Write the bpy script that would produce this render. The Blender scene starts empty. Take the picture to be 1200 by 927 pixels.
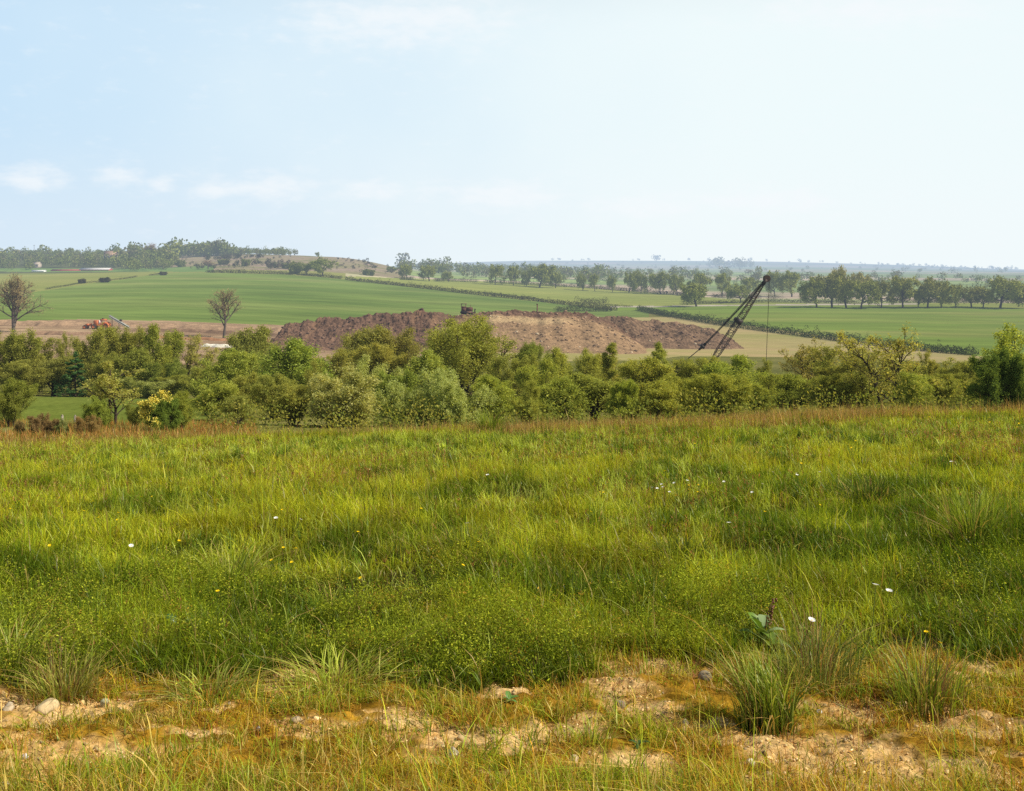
import bpy, math, random
import numpy as np

SC = bpy.context.scene
COL = SC.collection
F = 1287.0            # focal length in photo pixels (1200 px wide)
HY = 310.0            # eye level row
rng = np.random.default_rng(11)
random.seed(11)
R = math.radians

# ------------------------------------------------------------------ helpers
def tag(o, label=None, cat=None, group=None, kind=None):
    if label: o['label'] = label
    if cat: o['category'] = cat
    if group: o['group'] = group
    if kind: o['kind'] = kind
    return o

def link(o, parent=None):
    COL.objects.link(o)
    if parent is not None: o.parent = parent
    return o

def empty(name, loc=(0, 0, 0), rz=0.0):
    o = bpy.data.objects.new(name, None)
    o.empty_display_size = 0.2
    o.location = loc; o.rotation_euler = (0, 0, rz)
    return link(o)

def mesh_np(name, V, faces, mat, col=None, smooth=False, mats=None, midx=None):
    """faces: list of (M,k) int arrays"""
    V = np.asarray(V, np.float32)
    me = bpy.data.meshes.new(name)
    faces = [np.asarray(f, np.int32) for f in faces if len(f)]
    nl = sum(f.size for f in faces); nf = sum(len(f) for f in faces)
    me.vertices.add(len(V)); me.vertices.foreach_set('co', V.ravel())
    me.loops.add(nl); me.loops.foreach_set('vertex_index', np.concatenate([f.ravel() for f in faces]))
    me.polygons.add(nf)
    tot = np.concatenate([np.full(len(f), f.shape[1], np.int32) for f in faces])
    st = np.concatenate([[0], np.cumsum(tot)[:-1]]).astype(np.int32)
    me.polygons.foreach_set('loop_start', st)
    if smooth: me.polygons.foreach_set('use_smooth', np.ones(nf, bool))
    if midx is not None: me.polygons.foreach_set('material_index', np.asarray(midx, np.int32))
    me.update(calc_edges=True)
    if col is not None:
        c = np.ones((len(V), 4), np.float32); c[:, :3] = col
        a = me.attributes.new('Col', 'FLOAT_COLOR', 'POINT'); a.data.foreach_set('color', c.ravel())
    for m in (mats or [mat]): me.materials.append(m)
    return me

def obj(name, me, parent=None, loc=None):
    o = bpy.data.objects.new(name, me)
    if loc is not None: o.location = loc
    return link(o, parent)

class MB:
    """collects simple shapes into one mesh"""
    def __init__(s): s.v = []; s.f4 = []; s.f3 = []; s.c = []; s.n = 0
    def add(s, v, f4=(), f3=(), c=(1, 1, 1)):
        v = np.asarray(v, float); 
        if len(f4): s.f4.append(np.asarray(f4) + s.n)
        if len(f3): s.f3.append(np.asarray(f3) + s.n)
        s.v.append(v); s.c.append(np.tile(np.asarray(c, float), (len(v), 1)) if np.ndim(c) == 1 else np.asarray(c))
        s.n += len(v); return s
    def box(s, c, d, rot=None, col=(1, 1, 1), taper=1.0, bev=0.0):
        sx, sy, sz = [q / 2 for q in d]
        if bev <= 0:
            v = np.array([(x * sx * (taper if z > 0 else 1), y * sy * (taper if z > 0 else 1), z * sz) for z in (-1, 1) for y in (-1, 1) for x in (-1, 1)])
            f = [(0, 2, 3, 1), (4, 5, 7, 6), (0, 1, 5, 4), (2, 6, 7, 3), (0, 4, 6, 2), (1, 3, 7, 5)]
            if rot is not None: v = v @ np.asarray(rot).T
            return s.add(v + np.asarray(c), f4=f, c=col)
        # chamfered along the vertical section (octagon in xz), good enough for machines
        b = bev
        sec = [(-sx + b, -sz), (sx - b, -sz), (sx, -sz + b), (sx, sz - b), (sx - b, sz), (-sx + b, sz), (-sx, sz - b), (-sx, -sz + b)]
        v = np.array([(x, y, z) for y in (-sy, sy) for (x, z) in sec])
        f4 = [(i, (i + 1) % 8, 8 + (i + 1) % 8, 8 + i) for i in range(8)]
        f4 += [(0, 7, 2, 1), (7, 6, 3, 2), (6, 5, 4, 3), (8, 9, 10, 15), (15, 10, 11, 14), (14, 11, 12, 13)]
        if rot is not None: v = v @ np.asarray(rot).T
        return s.add(v + np.asarray(c), f4=f4, c=col)
    def tube(s, pts, r0, r1=None, n=6, col=(1, 1, 1), cap=True):
        pts = np.asarray(pts, float); r1 = r0 if r1 is None else r1
        m = len(pts); t = np.gradient(pts, axis=0); t /= np.linalg.norm(t, axis=1, keepdims=True) + 1e-9
        up = np.array([0, 0, 1.0]) if abs(t[0, 2]) < .9 else np.array([1.0, 0, 0])
        a = np.cross(t, up); a /= np.linalg.norm(a, axis=1, keepdims=True) + 1e-9
        b = np.cross(t, a)
        rr = np.linspace(r0, r1, m)[:, None, None] if np.ndim(r0) == 0 else np.asarray(r0)[:, None, None]
        th = np.arange(n) * 2 * math.pi / n
        v = pts[:, None] + rr * (np.cos(th)[None, :, None] * a[:, None] + np.sin(th)[None, :, None] * b[:, None])
        v = v.reshape(-1, 3)
        i = np.arange(m - 1)[:, None] * n; j = np.arange(n)[None]
        f = np.stack([i + j, i + (j + 1) % n, i + n + (j + 1) % n, i + n + j], -1).reshape(-1, 4)
        s.add(v, f4=f, c=col)
        if cap:
            for q, ring in ((pts[0], 0), (pts[-1], (m - 1) * n)):
                base = s.n - m * n if ring == 0 else s.n - m * n - 1
                s.add([q]); k = s.n - 1
                s.f3.append(np.array([(k, base + ring + jj, base + ring + (jj + 1) % n) for jj in range(n)]))
                if ring == 0: pass
        return s
    def build(s, name, mat, parent=None, loc=None, smooth=False):
        V = np.concatenate(s.v); C = np.concatenate(s.c)
        fs = []
        if s.f4: fs.append(np.concatenate(s.f4))
        if s.f3: fs.append(np.concatenate(s.f3))
        return obj(name, mesh_np(name, V, fs, mat, C, smooth), parent, loc)

# value noise ---------------------------------------------------------------
def _hash(ix, iy, seed):
    h = (ix.astype(np.int64) * 374761393 + iy.astype(np.int64) * 668265263 + seed * 982451653) & 0x7fffffff
    h = ((h ^ (h >> 13)) * 1274126177) & 0x7fffffff
    return ((h ^ (h >> 16)) & 0xffff) / 65535.0
def vnoise(x, y, seed=0):
    x = np.asarray(x, float); y = np.asarray(y, float)
    ix = np.floor(x); iy = np.floor(y); fx = x - ix; fy = y - iy
    fx = fx * fx * (3 - 2 * fx); fy = fy * fy * (3 - 2 * fy)
    a = _hash(ix, iy, seed); b = _hash(ix + 1, iy, seed); c = _hash(ix, iy + 1, seed); d = _hash(ix + 1, iy + 1, seed)
    return a + (b - a) * fx + (c - a) * fy + (a - b - c + d) * fx * fy
def fbm(x, y, seed=0, o=4):
    s = 0; a = .5; t = 0
    for k in range(o):
        s = s + a * vnoise(np.asarray(x) * 2 ** k + 17.3 * k, np.asarray(y) * 2 ** k - 9.1 * k, seed + k); t += a; a *= .5
    return s / t
def sstep(a, b, x):
    t = np.clip((np.asarray(x, float) - a) / (b - a), 0, 1); return t * t * (3 - 2 * t)

# ------------------------------------------------------------------ terrain heights
DL = [60, 100, 160, 220, 300, 360, 420, 500, 600, 700, 800, 900, 1000, 1150, 1300, 1700, 2500, 4000, 6000, 9000]
PROF = {
 -300: [490,464,445,429,406,384,369,354,342,331,325,321,316,300,294,302,308,312,316,318],
 0:    [492,466,446,430,408,386,371,356,344,332,326,321,316,302,297,303,308,312,316,318],
 100:  [493,467,447,431,408,387,373,357,343,331,324,320,316,303,297,303,308,312,316,318],
 200:  [495,468,448,432,409,389,376,358,342,329,321,319,315,303,298,303,309,312,316,318],
 300:  [498,470,450,434,411,393,381,361,343,329,321,317,308,297,297,303,309,312,316,318],
 380:  [499,471,451,435,412,396,385,364,346,333,325,320,309,300,300,305,310,312,316,318],
 440:  [500,472,452,436,412,399,388,366,349,338,331,325,314,303,304,310,312,313,314,316],
 475:  [500,472,452,436,412,400,389,368,351,340,333,328,325,321,320,318,316,314,310,312],
 600:  [500,472,452,436,413,402,391,374,358,348,340,333,329,325,322,319,316,313,305,308],
 750:  [498,470,452,436,415,404,393,380,365,355,346,340,336,330,326,321,318,313,305,308],
 900:  [490,466,450,436,418,406,395,378,362,354,347,341,337,331,327,322,318,313,306,308],
 1050: [482,462,448,436,420,408,397,379,362,353,346,341,337,332,328,323,319,315,310,312],
 1200: [478,460,447,436,421,410,399,381,363,353,346,341,337,332,328,324,320,318,316,317],
 1500: [476,458,446,436,422,411,400,382,364,354,347,342,338,333,329,325,321,319,318,319]}
def near_z(X, Y):
    return -1.7 - (0.0985 - 0.0140 * np.clip(np.asarray(X, float) / 14.0, -1.2, 1.3)) * np.asarray(Y, float)
_xs = np.array(sorted(PROF)); _us = (_xs - 600) / F
_ld = np.log(np.array(DL, float))
_zt = np.array([[-(y - HY) / F * d for y, d in zip(PROF[x], DL)] for x in sorted(PROF)])
_nx = np.array([[near_z(u * d, d) for d in (10., 20., 29.)] for u in _us])
_ld2 = np.concatenate([np.log([10., 20., 29.]), _ld]); _zt = np.concatenate([_nx, _zt], 1)
LU = np.linspace(-300, 1500, 181); LD = np.linspace(math.log(10), math.log(9000), 420)
_t1 = np.array([np.interp(LD, _ld2, row) for row in _zt])
TAB = np.array([np.interp(LU, _xs, _t1[:, j]) for j in range(len(LD))]).T
def _blur(a, k, ax):
    for _ in range(2):
        pad = [(0, 0), (0, 0)]; pad[ax] = (k, k)
        b = np.pad(a, pad, mode='edge'); c = np.cumsum(b, ax); z = np.zeros_like(np.take(c, [0], ax)); c = np.concatenate([z, c], ax)
        n = 2 * k + 1
        a = (np.take(c, range(n, c.shape[ax]), ax) - np.take(c, range(0, c.shape[ax] - n), ax)) / n
    return a
# blur the height angle rather than the height so the profile keeps its place
ANG = TAB / np.exp(LD)[None]
ANG = _blur(_blur(ANG, 4, 1), 3, 0)
def far_z(X, Y):
    X = np.asarray(X, float); Y = np.maximum(np.asarray(Y, float), 10.5)
    px = np.clip(600 + F * X / Y, LU[0], LU[-1] - 1e-6); ld = np.clip(np.log(Y), LD[0], LD[-1] - 1e-6)
    a = (px - LU[0]) / (LU[1] - LU[0]); b = (ld - LD[0]) / (LD[1] - LD[0])
    i = a.astype(int); j = b.astype(int); a = a - i; b = b - j
    v = ANG[i, j] * (1 - a) * (1 - b) + ANG[i + 1, j] * a * (1 - b) + ANG[i, j + 1] * (1 - a) * b + ANG[i + 1, j + 1] * a * b
    return v * Y
def gz(X, Y):
    X = np.asarray(X, float); Y = np.asarray(Y, float)
    w = sstep(27, 46, Y)
    z = near_z(X, Y) * (1 - w) + far_z(X, Y) * w
    z = z + (fbm(X * .35, Y * .35, 5, 3) - .5) * .22 * sstep(5, 14, Y) * (1 - sstep(60, 120, Y))
    z = z + (fbm(X * .02, Y * .02, 9, 3) - .5) * 1.2 * sstep(120, 400, Y)
    z = z - 3.4 * np.exp(-((X - 38.5) / 17) ** 2 - ((Y - 222) / 13) ** 2)      # the pit the dragline works in
    return z
def G(px, d):
    X = (px - 600) / F * d
    return np.array([X, d, float(gz(X, d))])
def proj(P):
    return 600 + F * P[0] / P[1], HY - F * P[2] / P[1]
def at(px, py, d0=250, d1=2500):
    """ground point seen at photo position px,py"""
    d = np.exp(np.linspace(math.log(d0), math.log(d1), 1500)); X = (px - 600) / F * d
    y = HY - F * gz(X, d) / d
    k = np.nonzero(y <= py)[0]
    dd = d[k[0]] if len(k) else d1
    return G(px, dd)

# ------------------------------------------------------------------ materials
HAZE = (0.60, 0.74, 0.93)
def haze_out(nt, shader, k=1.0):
    """aerial haze painted into the surface as bluish glow, growing with world distance"""
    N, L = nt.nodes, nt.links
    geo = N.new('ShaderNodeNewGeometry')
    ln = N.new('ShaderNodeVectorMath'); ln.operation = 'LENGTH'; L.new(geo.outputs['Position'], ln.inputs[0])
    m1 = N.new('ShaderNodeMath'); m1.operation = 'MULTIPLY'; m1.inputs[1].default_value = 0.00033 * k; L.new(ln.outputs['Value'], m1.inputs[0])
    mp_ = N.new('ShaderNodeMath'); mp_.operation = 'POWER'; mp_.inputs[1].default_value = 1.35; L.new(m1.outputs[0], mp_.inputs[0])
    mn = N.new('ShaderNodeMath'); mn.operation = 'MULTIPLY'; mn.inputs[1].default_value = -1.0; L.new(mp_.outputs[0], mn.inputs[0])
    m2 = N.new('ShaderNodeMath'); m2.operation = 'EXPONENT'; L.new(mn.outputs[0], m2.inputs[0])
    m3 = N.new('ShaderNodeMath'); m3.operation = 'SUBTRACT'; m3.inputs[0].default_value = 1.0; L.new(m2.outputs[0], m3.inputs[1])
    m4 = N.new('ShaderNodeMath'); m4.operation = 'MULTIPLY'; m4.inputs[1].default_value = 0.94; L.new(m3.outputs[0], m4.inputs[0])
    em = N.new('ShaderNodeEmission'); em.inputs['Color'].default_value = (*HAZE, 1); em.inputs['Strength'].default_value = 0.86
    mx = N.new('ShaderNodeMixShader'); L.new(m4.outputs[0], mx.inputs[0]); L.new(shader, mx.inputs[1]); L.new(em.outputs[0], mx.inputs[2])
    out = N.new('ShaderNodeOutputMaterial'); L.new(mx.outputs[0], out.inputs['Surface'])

def new_mat(name):
    m = bpy.data.materials.new(name); m.use_nodes = True; m.node_tree.nodes.clear()
    try: m.cycles.emission_sampling = 'NONE'
    except Exception: pass
    return m, m.node_tree

def noise(nt, scale, detail=4, rough=.6, vec=None, sc=(1, 1, 1)):
    N, L = nt.nodes, nt.links
    n = N.new('ShaderNodeTexNoise'); n.inputs['Scale'].default_value = scale; n.inputs['Detail'].default_value = detail; n.inputs['Roughness'].default_value = rough
    g = N.new('ShaderNodeNewGeometry')
    mp = N.new('ShaderNodeVectorMath'); mp.operation = 'MULTIPLY'; mp.inputs[1].default_value = sc
    L.new(g.outputs['Position'], mp.inputs[0]); L.new(mp.outputs[0], n.inputs['Vector'])
    return n.outputs['Fac']
def ramp(nt, fac, stops):
    r = nt.nodes.new('ShaderNodeValToRGB'); nt.links.new(fac, r.inputs[0])
    e = r.color_ramp.elements
    while len(e) < len(stops): e.new(0.5)
    for q, (p, c) in zip(e, stops): q.position = p; q.color = (*c, 1)
    return r.outputs[0]
def mix(nt, fac, a, b, mode='MIX'):
    m = nt.nodes.new('ShaderNodeMix'); m.data_type = 'RGBA'; m.blend_type = mode
    if isinstance(fac, (int, float)): m.inputs[0].default_value = fac
    else: nt.links.new(fac, m.inputs[0])
    for k, s in ((6, a), (7, b)):
        if isinstance(s, tuple): m.inputs[k].default_value = (*s, 1)
        else: nt.links.new(s, m.inputs[k])
    return m.outputs[2]
def attr(nt, name='Col'):
    a = nt.nodes.new('ShaderNodeAttribute'); a.attribute_name = name; return a.outputs['Color']

def ground_mat(name, stops, scale=.05, fine=1.5, k=1.0, sc=(1, 1, 1), fineamt=.35, bump=.0, bscale=1.0, vcol=False, rows=False):
    m, nt = new_mat(name); L = nt.links
    c = attr(nt) if vcol else ramp(nt, noise(nt, scale, 5, .6, sc=sc), stops)
    if vcol: c = mix(nt, 1.0, c, ramp(nt, noise(nt, scale, 5, .6, sc=sc), stops), 'MULTIPLY')
    f = ramp(nt, noise(nt, fine, 4, .7, sc=sc), [(.3, (1 - fineamt,) * 3), (.7, (1 + fineamt * .6,) * 3)])
    c = mix(nt, 1.0, c, f, 'MULTIPLY')
    if rows:      # drill rows and tramlines
        g = nt.nodes.new('ShaderNodeNewGeometry')
        for sc_, amt, rot in ((.06, .07, (0, 0, .42)),):
            mp = nt.nodes.new('ShaderNodeMapping'); mp.inputs['Rotation'].default_value = rot; L.new(g.outputs['Position'], mp.inputs[0])
            wv = nt.nodes.new('ShaderNodeTexWave'); wv.inputs['Scale'].default_value = sc_; wv.inputs['Distortion'].default_value = 1.2; wv.inputs['Detail'].default_value = 2; wv.inputs['Detail Scale'].default_value = .3
            L.new(mp.outputs[0], wv.inputs[0])
            c = mix(nt, 1.0, c, ramp(nt, wv.outputs['Fac'], [(.0, (1 - amt * 1.6,) * 3), (.25, (1, 1, 1)), (1, (1 + amt * .4,) * 3)]), 'MULTIPLY')
    b = nt.nodes.new('ShaderNodeBsdfDiffuse'); b.inputs['Roughness'].default_value = 0.6
    L.new(c, b.inputs['Color'])
    if bump:
        bm = nt.nodes.new('ShaderNodeBump'); bm.inputs['Strength'].default_value = .8; bm.inputs['Distance'].default_value = bump
        L.new(noise(nt, bscale, 6, .65), bm.inputs['Height']); L.new(bm.outputs[0], b.inputs['Normal'])
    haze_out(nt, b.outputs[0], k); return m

def leaf_mat(name, trans=.35, gloss=0.0, tint=True, k=1.0):
    m, nt = new_mat(name); N, L = nt.nodes, nt.links
    c = attr(nt)
    if tint:
        oi = N.new('ShaderNodeObjectInfo'); c = mix(nt, 1.0, c, oi.outputs['Color'], 'MULTIPLY')
    d = N.new('ShaderNodeBsdfDiffuse'); L.new(c, d.inputs['Color'])
    t = N.new('ShaderNodeBsdfTranslucent'); c2 = mix(nt, 1.0, c, (1.25, 1.15, .55), 'MULTIPLY'); L.new(c2, t.inputs['Color'])
    mx = N.new('ShaderNodeMixShader'); mx.inputs[0].default_value = trans; L.new(d.outputs[0], mx.inputs[1]); L.new(t.outputs[0], mx.inputs[2])
    s = mx.outputs[0]
    if gloss:
        g = N.new('ShaderNodeBsdfGlossy'); g.inputs['Roughness'].default_value = .38; g.inputs['Color'].default_value = (1, 1, .9, 1)
        m2 = N.new('ShaderNodeMixShader'); m2.inputs[0].default_value = gloss; L.new(s, m2.inputs[1]); L.new(g.outputs[0], m2.inputs[2]); s = m2.outputs[0]
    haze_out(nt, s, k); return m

def flat_mat(name, col, rough=.6, metal=0.0, spec=.3, var=.25, scale=6.0, vcol=False, rust=None):
    m, nt = new_mat(name); N, L = nt.nodes, nt.links
    base = attr(nt) if vcol else tuple(col)
    f = ramp(nt, noise(nt, scale, 5, .65), [(.3, (1 - var,) * 3), (.72, (1 + var * .5,) * 3)])
    c = mix(nt, 1.0, base, f, 'MULTIPLY')
    if rust:
        fr = ramp(nt, noise(nt, scale * .6, 6, .7), [(.5, (0, 0, 0)), (.62, (1, 1, 1))])
        c = mix(nt, fr, c, tuple(rust))
    b = N.new('ShaderNodeBsdfPrincipled'); L.new(c, b.inputs['Base Color'])
    b.inputs['Roughness'].default_value = rough; b.inputs['Metallic'].default_value = metal; b.inputs['Specular IOR Level'].default_value = spec
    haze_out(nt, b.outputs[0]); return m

M_LEAF = leaf_mat('leaf', .46)
M_FARLEAF = leaf_mat('far_leaf', .22)
M_GRASS = leaf_mat('grass', .42, .012, tint=False)
M_HERB = leaf_mat('herb', .35, 0.0, tint=False)
M_BARK = flat_mat('bark', (.075, .058, .042), .9, spec=.1, var=.45, scale=9)
M_BAREBARK = flat_mat('bare_bark', (.135, .108, .085), .9, spec=.1, var=.4, scale=4)
M_OAKBARK = flat_mat('oak_bark', (.06, .05, .04), .9, spec=.1, var=.4, scale=2)

# ------------------------------------------------------------------ ground sheets
PI_ = lambda pts, x: np.interp(x, [p[0] for p in pts], [p[1] for p in pts])
HEDGE1 = [(405, 328), (440, 332), (520, 341), (600, 350), (660, 357), (722, 364)]
HEDGE2 = [(748, 364), (790, 372), (850, 382), (930, 393), (1000, 402), (1070, 410), (1142, 417)]
LEFTHEDGE = [(-200, 362), (0, 347), (50, 341), (130, 329), (190, 321), (240, 319.5), (330, 321.5), (400, 327)]
TREEROW = [(420, 324), (500, 327), (640, 333), (740, 341), (800, 346), (850, 350), (940, 355), (1300, 355)]
BARE_TOP = [(-400, 379), (0, 377), (100, 374), (200, 376), (330, 381), (400, 389), (520, 396), (580, 399)]

def regions(px, py, d):
    r = np.zeros(px.shape, int)                       # 0 valley floor
    r[(px < 245) & (d > 60) & (d < 106)] = 1          # pasture
    far = d > 235
    left = px < 405
    above = np.where(px < 405, PI_(LEFTHEDGE, px), np.where(px < 722, PI_(HEDGE1, px), PI_([(722, 364), (748, 364), (1142, 417), (1500, 450)], px)))
    crop = far & (py > above)
    r[crop & (px < 760)] = 2                          # left crop field
    r[far & (py > PI_([(0, 300), (699, 300), (700, 366), (748, 364.5), (1142, 417), (1500, 450)], px)) & (px > 690) & (py > 372)] = 3   # dry beige field
    r[far & (py > PI_(BARE_TOP, px)) & (px < 580)] = 4 # bare earth
    r[far & (px >= 560) & (py > 398) & (px < 700)] = 3
    r[far & (py > PI_([(560, 424), (760, 422), (800, 417), (900, 418), (1000, 418), (1100, 425)], px)) & (px > 560)] = 0
    up = far & ~crop
    r[up & (px < 405)] = 5                            # olive upper field
    r[up & (px >= 405) & (py > PI_(TREEROW, px)) ] = 6    # pale field
    r[up & (px > 722) & (py > PI_([(722, 359.5), (800, 359.5), (900, 357.5), (1060, 356.5), (1300, 357)], px))] = 7   # right green field
    r[up & (px >= 405) & (py <= PI_(TREEROW, px))] = 9
    r[(d > 905) & (px < 476)] = 8                     # hill
    r[(d > 905) & (px < 200)] = 10
    r[(d > 760) & (px < 250) & (py < 318.5) & (d < 1000)] = 11    # green strip by the long shed
    r[(d > 1500)] = 9
    trk = far & (px > 715) & (px < 1075) & (np.abs(py - PI_([(715, 359.8), (800, 358.6), (900, 357.2), (1075, 356.3)], px)) < .8) & (d < 800) & (d > 400)
    r[trk] = 12
    return r

def build_terrain():
    pxs = np.concatenate([np.linspace(-1500, -120, 60)[:-1], np.arange(-120, 1320.1, 1.5), np.linspace(1320, 2700, 60)[1:]])
    d = [40.0]
    while d[-1] < 9000: d.append(d[-1] * (1.012 if d[-1] < 250 else 1.0085))
    d = np.array(d)
    U, D = np.meshgrid((pxs - 600) / F, d, indexing='ij')
    X = U * D; Y = D; Z = gz(X, Y)
    n, m = X.shape
    V = np.stack([X, Y, Z], -1).reshape(-1, 3)
    i = np.arange(n - 1)[:, None] * m; j = np.arange(m - 1)[None]
    Q = np.stack([i + j, i + m + j, i + m + j + 1, i + j + 1], -1)
    cx = V[Q].mean(2)
    px = 600 + F * cx[..., 0] / cx[..., 1]; py = HY - F * cx[..., 2] / cx[..., 1]
    # soften the field edges a little
    w = (fbm(cx[..., 0] * .05, cx[..., 1] * .05, 3, 3) - .5) * 1.2
    reg = regions(px, py + w, cx[..., 1])
    specs = {
     0: ('valley_floor', ground_mat('valley_floor', [(.3, (.12, .13, .03)), (.7, (.22, .20, .06))], .08, 1.2), 'rough olive ground on the valley floor under the scrub', 'ground'),
     1: ('pasture', ground_mat('pasture', [(.3, (.105, .14, .024)), (.7, (.15, .18, .034))], .12, 2.5, sc=(1, .4, 1)), 'small strip of green pasture below the scrub at the left', 'field'),
     2: ('crop_field', ground_mat('crop_field', [(.34, (.112, .172, .034)), (.48, (.155, .215, .046)), (.60, (.185, .235, .058)), (.72, (.235, .250, .080))], .010, .035, sc=(.5, 1.8, 1), fineamt=.28, rows=True), 'broad green crop field sloping up behind the bare earth strip', 'field'),
     3: ('dry_field', ground_mat('dry_field', [(.32, (.27, .27, .08)), (.5, (.38, .32, .13)), (.68, (.44, .33, .16))], .02, .25, sc=(.4, 1.5, 1), fineamt=.2), 'dry beige field round the foot of the spoil heap', 'field'),
     4: ('bare_earth', ground_mat('bare_earth', [(.3, (.16, .105, .065)), (.48, (.30, .20, .12)), (.62, (.42, .30, .18)), (.72, (.30, .20, .12))], .05, .5, sc=(.35, 1.6, 1), fineamt=.5, bump=.6, bscale=.5), 'bare stripped earth of the workings left of the spoil heap', 'ground'),
     5: ('olive_field', ground_mat('olive_field', [(.3, (.18, .21, .05)), (.7, (.27, .265, .075))], .015, .2, sc=(.5, 1.4, 1), fineamt=.15), 'olive green field above the crop field at the left', 'field'),
     6: ('pale_field', ground_mat('pale_field', [(.3, (.22, .26, .055)), (.6, (.285, .30, .075)), (.75, (.33, .31, .10))], .010, .08, sc=(.4, 1.6, 1), fineamt=.2, rows=True), 'pale yellow-green field in front of the long row of trees', 'field'),
     7: ('green_field', ground_mat('green_field', [(.32, (.150, .220, .034)), (.50, (.185, .255, .042)), (.60, (.225, .265, .056)), (.72, (.290, .270, .085))], .010, .035, sc=(.35, 1.8, 1), fineamt=.28), 'bright green field above the long hedge at the right', 'field'),
     8: ('heath_hill', ground_mat('heath_hill', [(.3, (.17, .17, .065)), (.45, (.25, .22, .11)), (.6, (.30, .225, .16)), (.75, (.40, .34, .24))], .03, .2, fineamt=.35), 'rough brownish heath hill behind the crop field', 'hill'),
     9: ('far_hills', ground_mat('far_hills', [(.36, (.13, .15, .07)), (.43, (.30, .38, .12)), (.50, (.18, .25, .09)), (.56, (.55, .42, .32)), (.61, (.36, .40, .16)), (.68, (.14, .18, .08))], .0022, .02, sc=(.4, .9, 1), fineamt=.25), 'hazy far fields and low hills on the horizon', 'hill'),
     10: ('wooded_hill', ground_mat('wooded_hill', [(.35, (.06, .075, .03)), (.65, (.12, .13, .05))], .03, .2), 'ground of the wooded hill at the far left', 'hill'),
     11: ('green_strip', ground_mat('green_strip', [(.3, (.12, .20, .05)), (.7, (.16, .23, .06))], .02, .2, fineamt=.12), 'narrow green strip of field by the long red shed', 'field'),
     12: ('farm_track', ground_mat('farm_track', [(.3, (.38, .33, .24)), (.7, (.52, .46, .36))], .05, .5, fineamt=.2), 'pale farm track between the hedges and the green field', 'track')}
    for k, (nm, mat, lab, cat) in specs.items():
        q = Q[reg == k]
        if not len(q): continue
        used, inv = np.unique(q, return_inverse=True)
        o = obj(nm, mesh_np(nm, V[used], [inv.reshape(q.shape)], mat, smooth=True))
        tag(o, lab, cat, kind='structure')
build_terrain()

# ------------------------------------------------------------------ the meadow ground
def bare(X, Y):
    """1 = stony sandy ground, 0 = closed sward"""
    edge = 6.28 + (fbm(X * .6, Y * .6, 21, 3) - .5) * 1.7 + (fbm(X * 2.6, Y * 2.6, 23, 3) - .5) * 1.0 + .06 * np.clip(X, -2, 3)
    b = 1 - sstep(edge - .28, edge + .16, Y)
    return b
def sandy(X, Y):
    """patches without any moss"""
    n = fbm(X * 1.5, Y * 2.9, 33, 4)
    n2 = fbm(X * 3.3, Y * 5.0, 35, 3)
    n3 = fbm(X * 9, Y * 11, 37, 3); n = n - .055 * np.clip(X / 2.0, -.8, 1)
    v = sstep(.472, .555, n * .55 + n2 * .27 + n3 * .18)
    return v * bare(X, Y) * (1 - .4 * (1 - sstep(4.3, 4.75, Y)))

def build_meadow_ground():
    xs = np.concatenate([-np.geomspace(60, 4.4, 40), np.arange(-4.38, 4.38, .017), np.geomspace(4.4, 60, 40)])
    ys = np.concatenate([np.linspace(-14, 3.4, 18)[:-1], np.arange(3.4, 7.0, .017), np.geomspace(7.0, 40.0, 120)])
    X, Y = np.meshgrid(xs, ys, indexing='ij'); Z = gz(X, Y)
    b = bare(X, Y); s = sandy(X, Y)
    fine = (fbm(X * 5, Y * 5, 40, 3) - .5) * .075 + (fbm(X * 17, Y * 17, 43, 3) - .5) * .045 + (np.abs(vnoise(X * 36, Y * 36, 46) - .5)) * .028
    near = (1 - sstep(6.9, 7.6, Y)) * sstep(3.0, 3.5, Y) * (1 - sstep(4.2, 5, np.abs(X)))
    Z = Z + fine * near - s * .015
    V = np.stack([X, Y, Z], -1).reshape(-1, 3); n, m = X.shape
    n1 = fbm(X * 6, Y * 6, 50, 4); n2 = fbm(X * 22, Y * 22, 53, 3)
    sand = np.array([.90, .635, .285]); sand2 = np.array([.55, .31, .09]); moss = np.array([.38, .215, .022]); soil = np.array([.055, .05, .014])
    n3 = fbm(X * 55, Y * 55, 58, 2); t = np.clip(n1 * 1.8 - .4 + (n2 - .5) * 1.2 + (n3 - .5) * .9, 0, 1)[..., None]
    cs = sand * t + sand2 * (1 - t)
    cm = moss * (.7 + .7 * n2[..., None])
    cm = cm * (1 - .5 * sstep(.45, .62, fbm(X * 8, Y * 8, 57, 3)))[..., None]
    cs = cs * (1 - .65 * sstep(.56, .66, n2) * sstep(.4, .6, n3))[..., None]
    c = cm * (1 - s[..., None]) + cs * s[..., None]
    c = soil * (1 - b[..., None]) + c * b[..., None]
    i = np.arange(n - 1)[:, None] * m; j = np.arange(m - 1)[None]
    Q = np.stack([i + j, i + m + j, i + m + j + 1, i + j + 1], -1).reshape(-1, 4)
    mat = ground_mat('meadow_soil', [(.3, (.8, .8, .8)), (.7, (1.12, 1.1, 1.05))], 9, 60, vcol=True, fineamt=.45, bump=.012, bscale=70)
    o = obj('meadow_ground', mesh_np('meadow_ground', V, [Q], mat, c.reshape(-1, 3), smooth=True))
    tag(o, 'sandy soil of the meadow, bare and stony in the foreground', 'ground', kind='structure')
build_meadow_ground()

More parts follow.
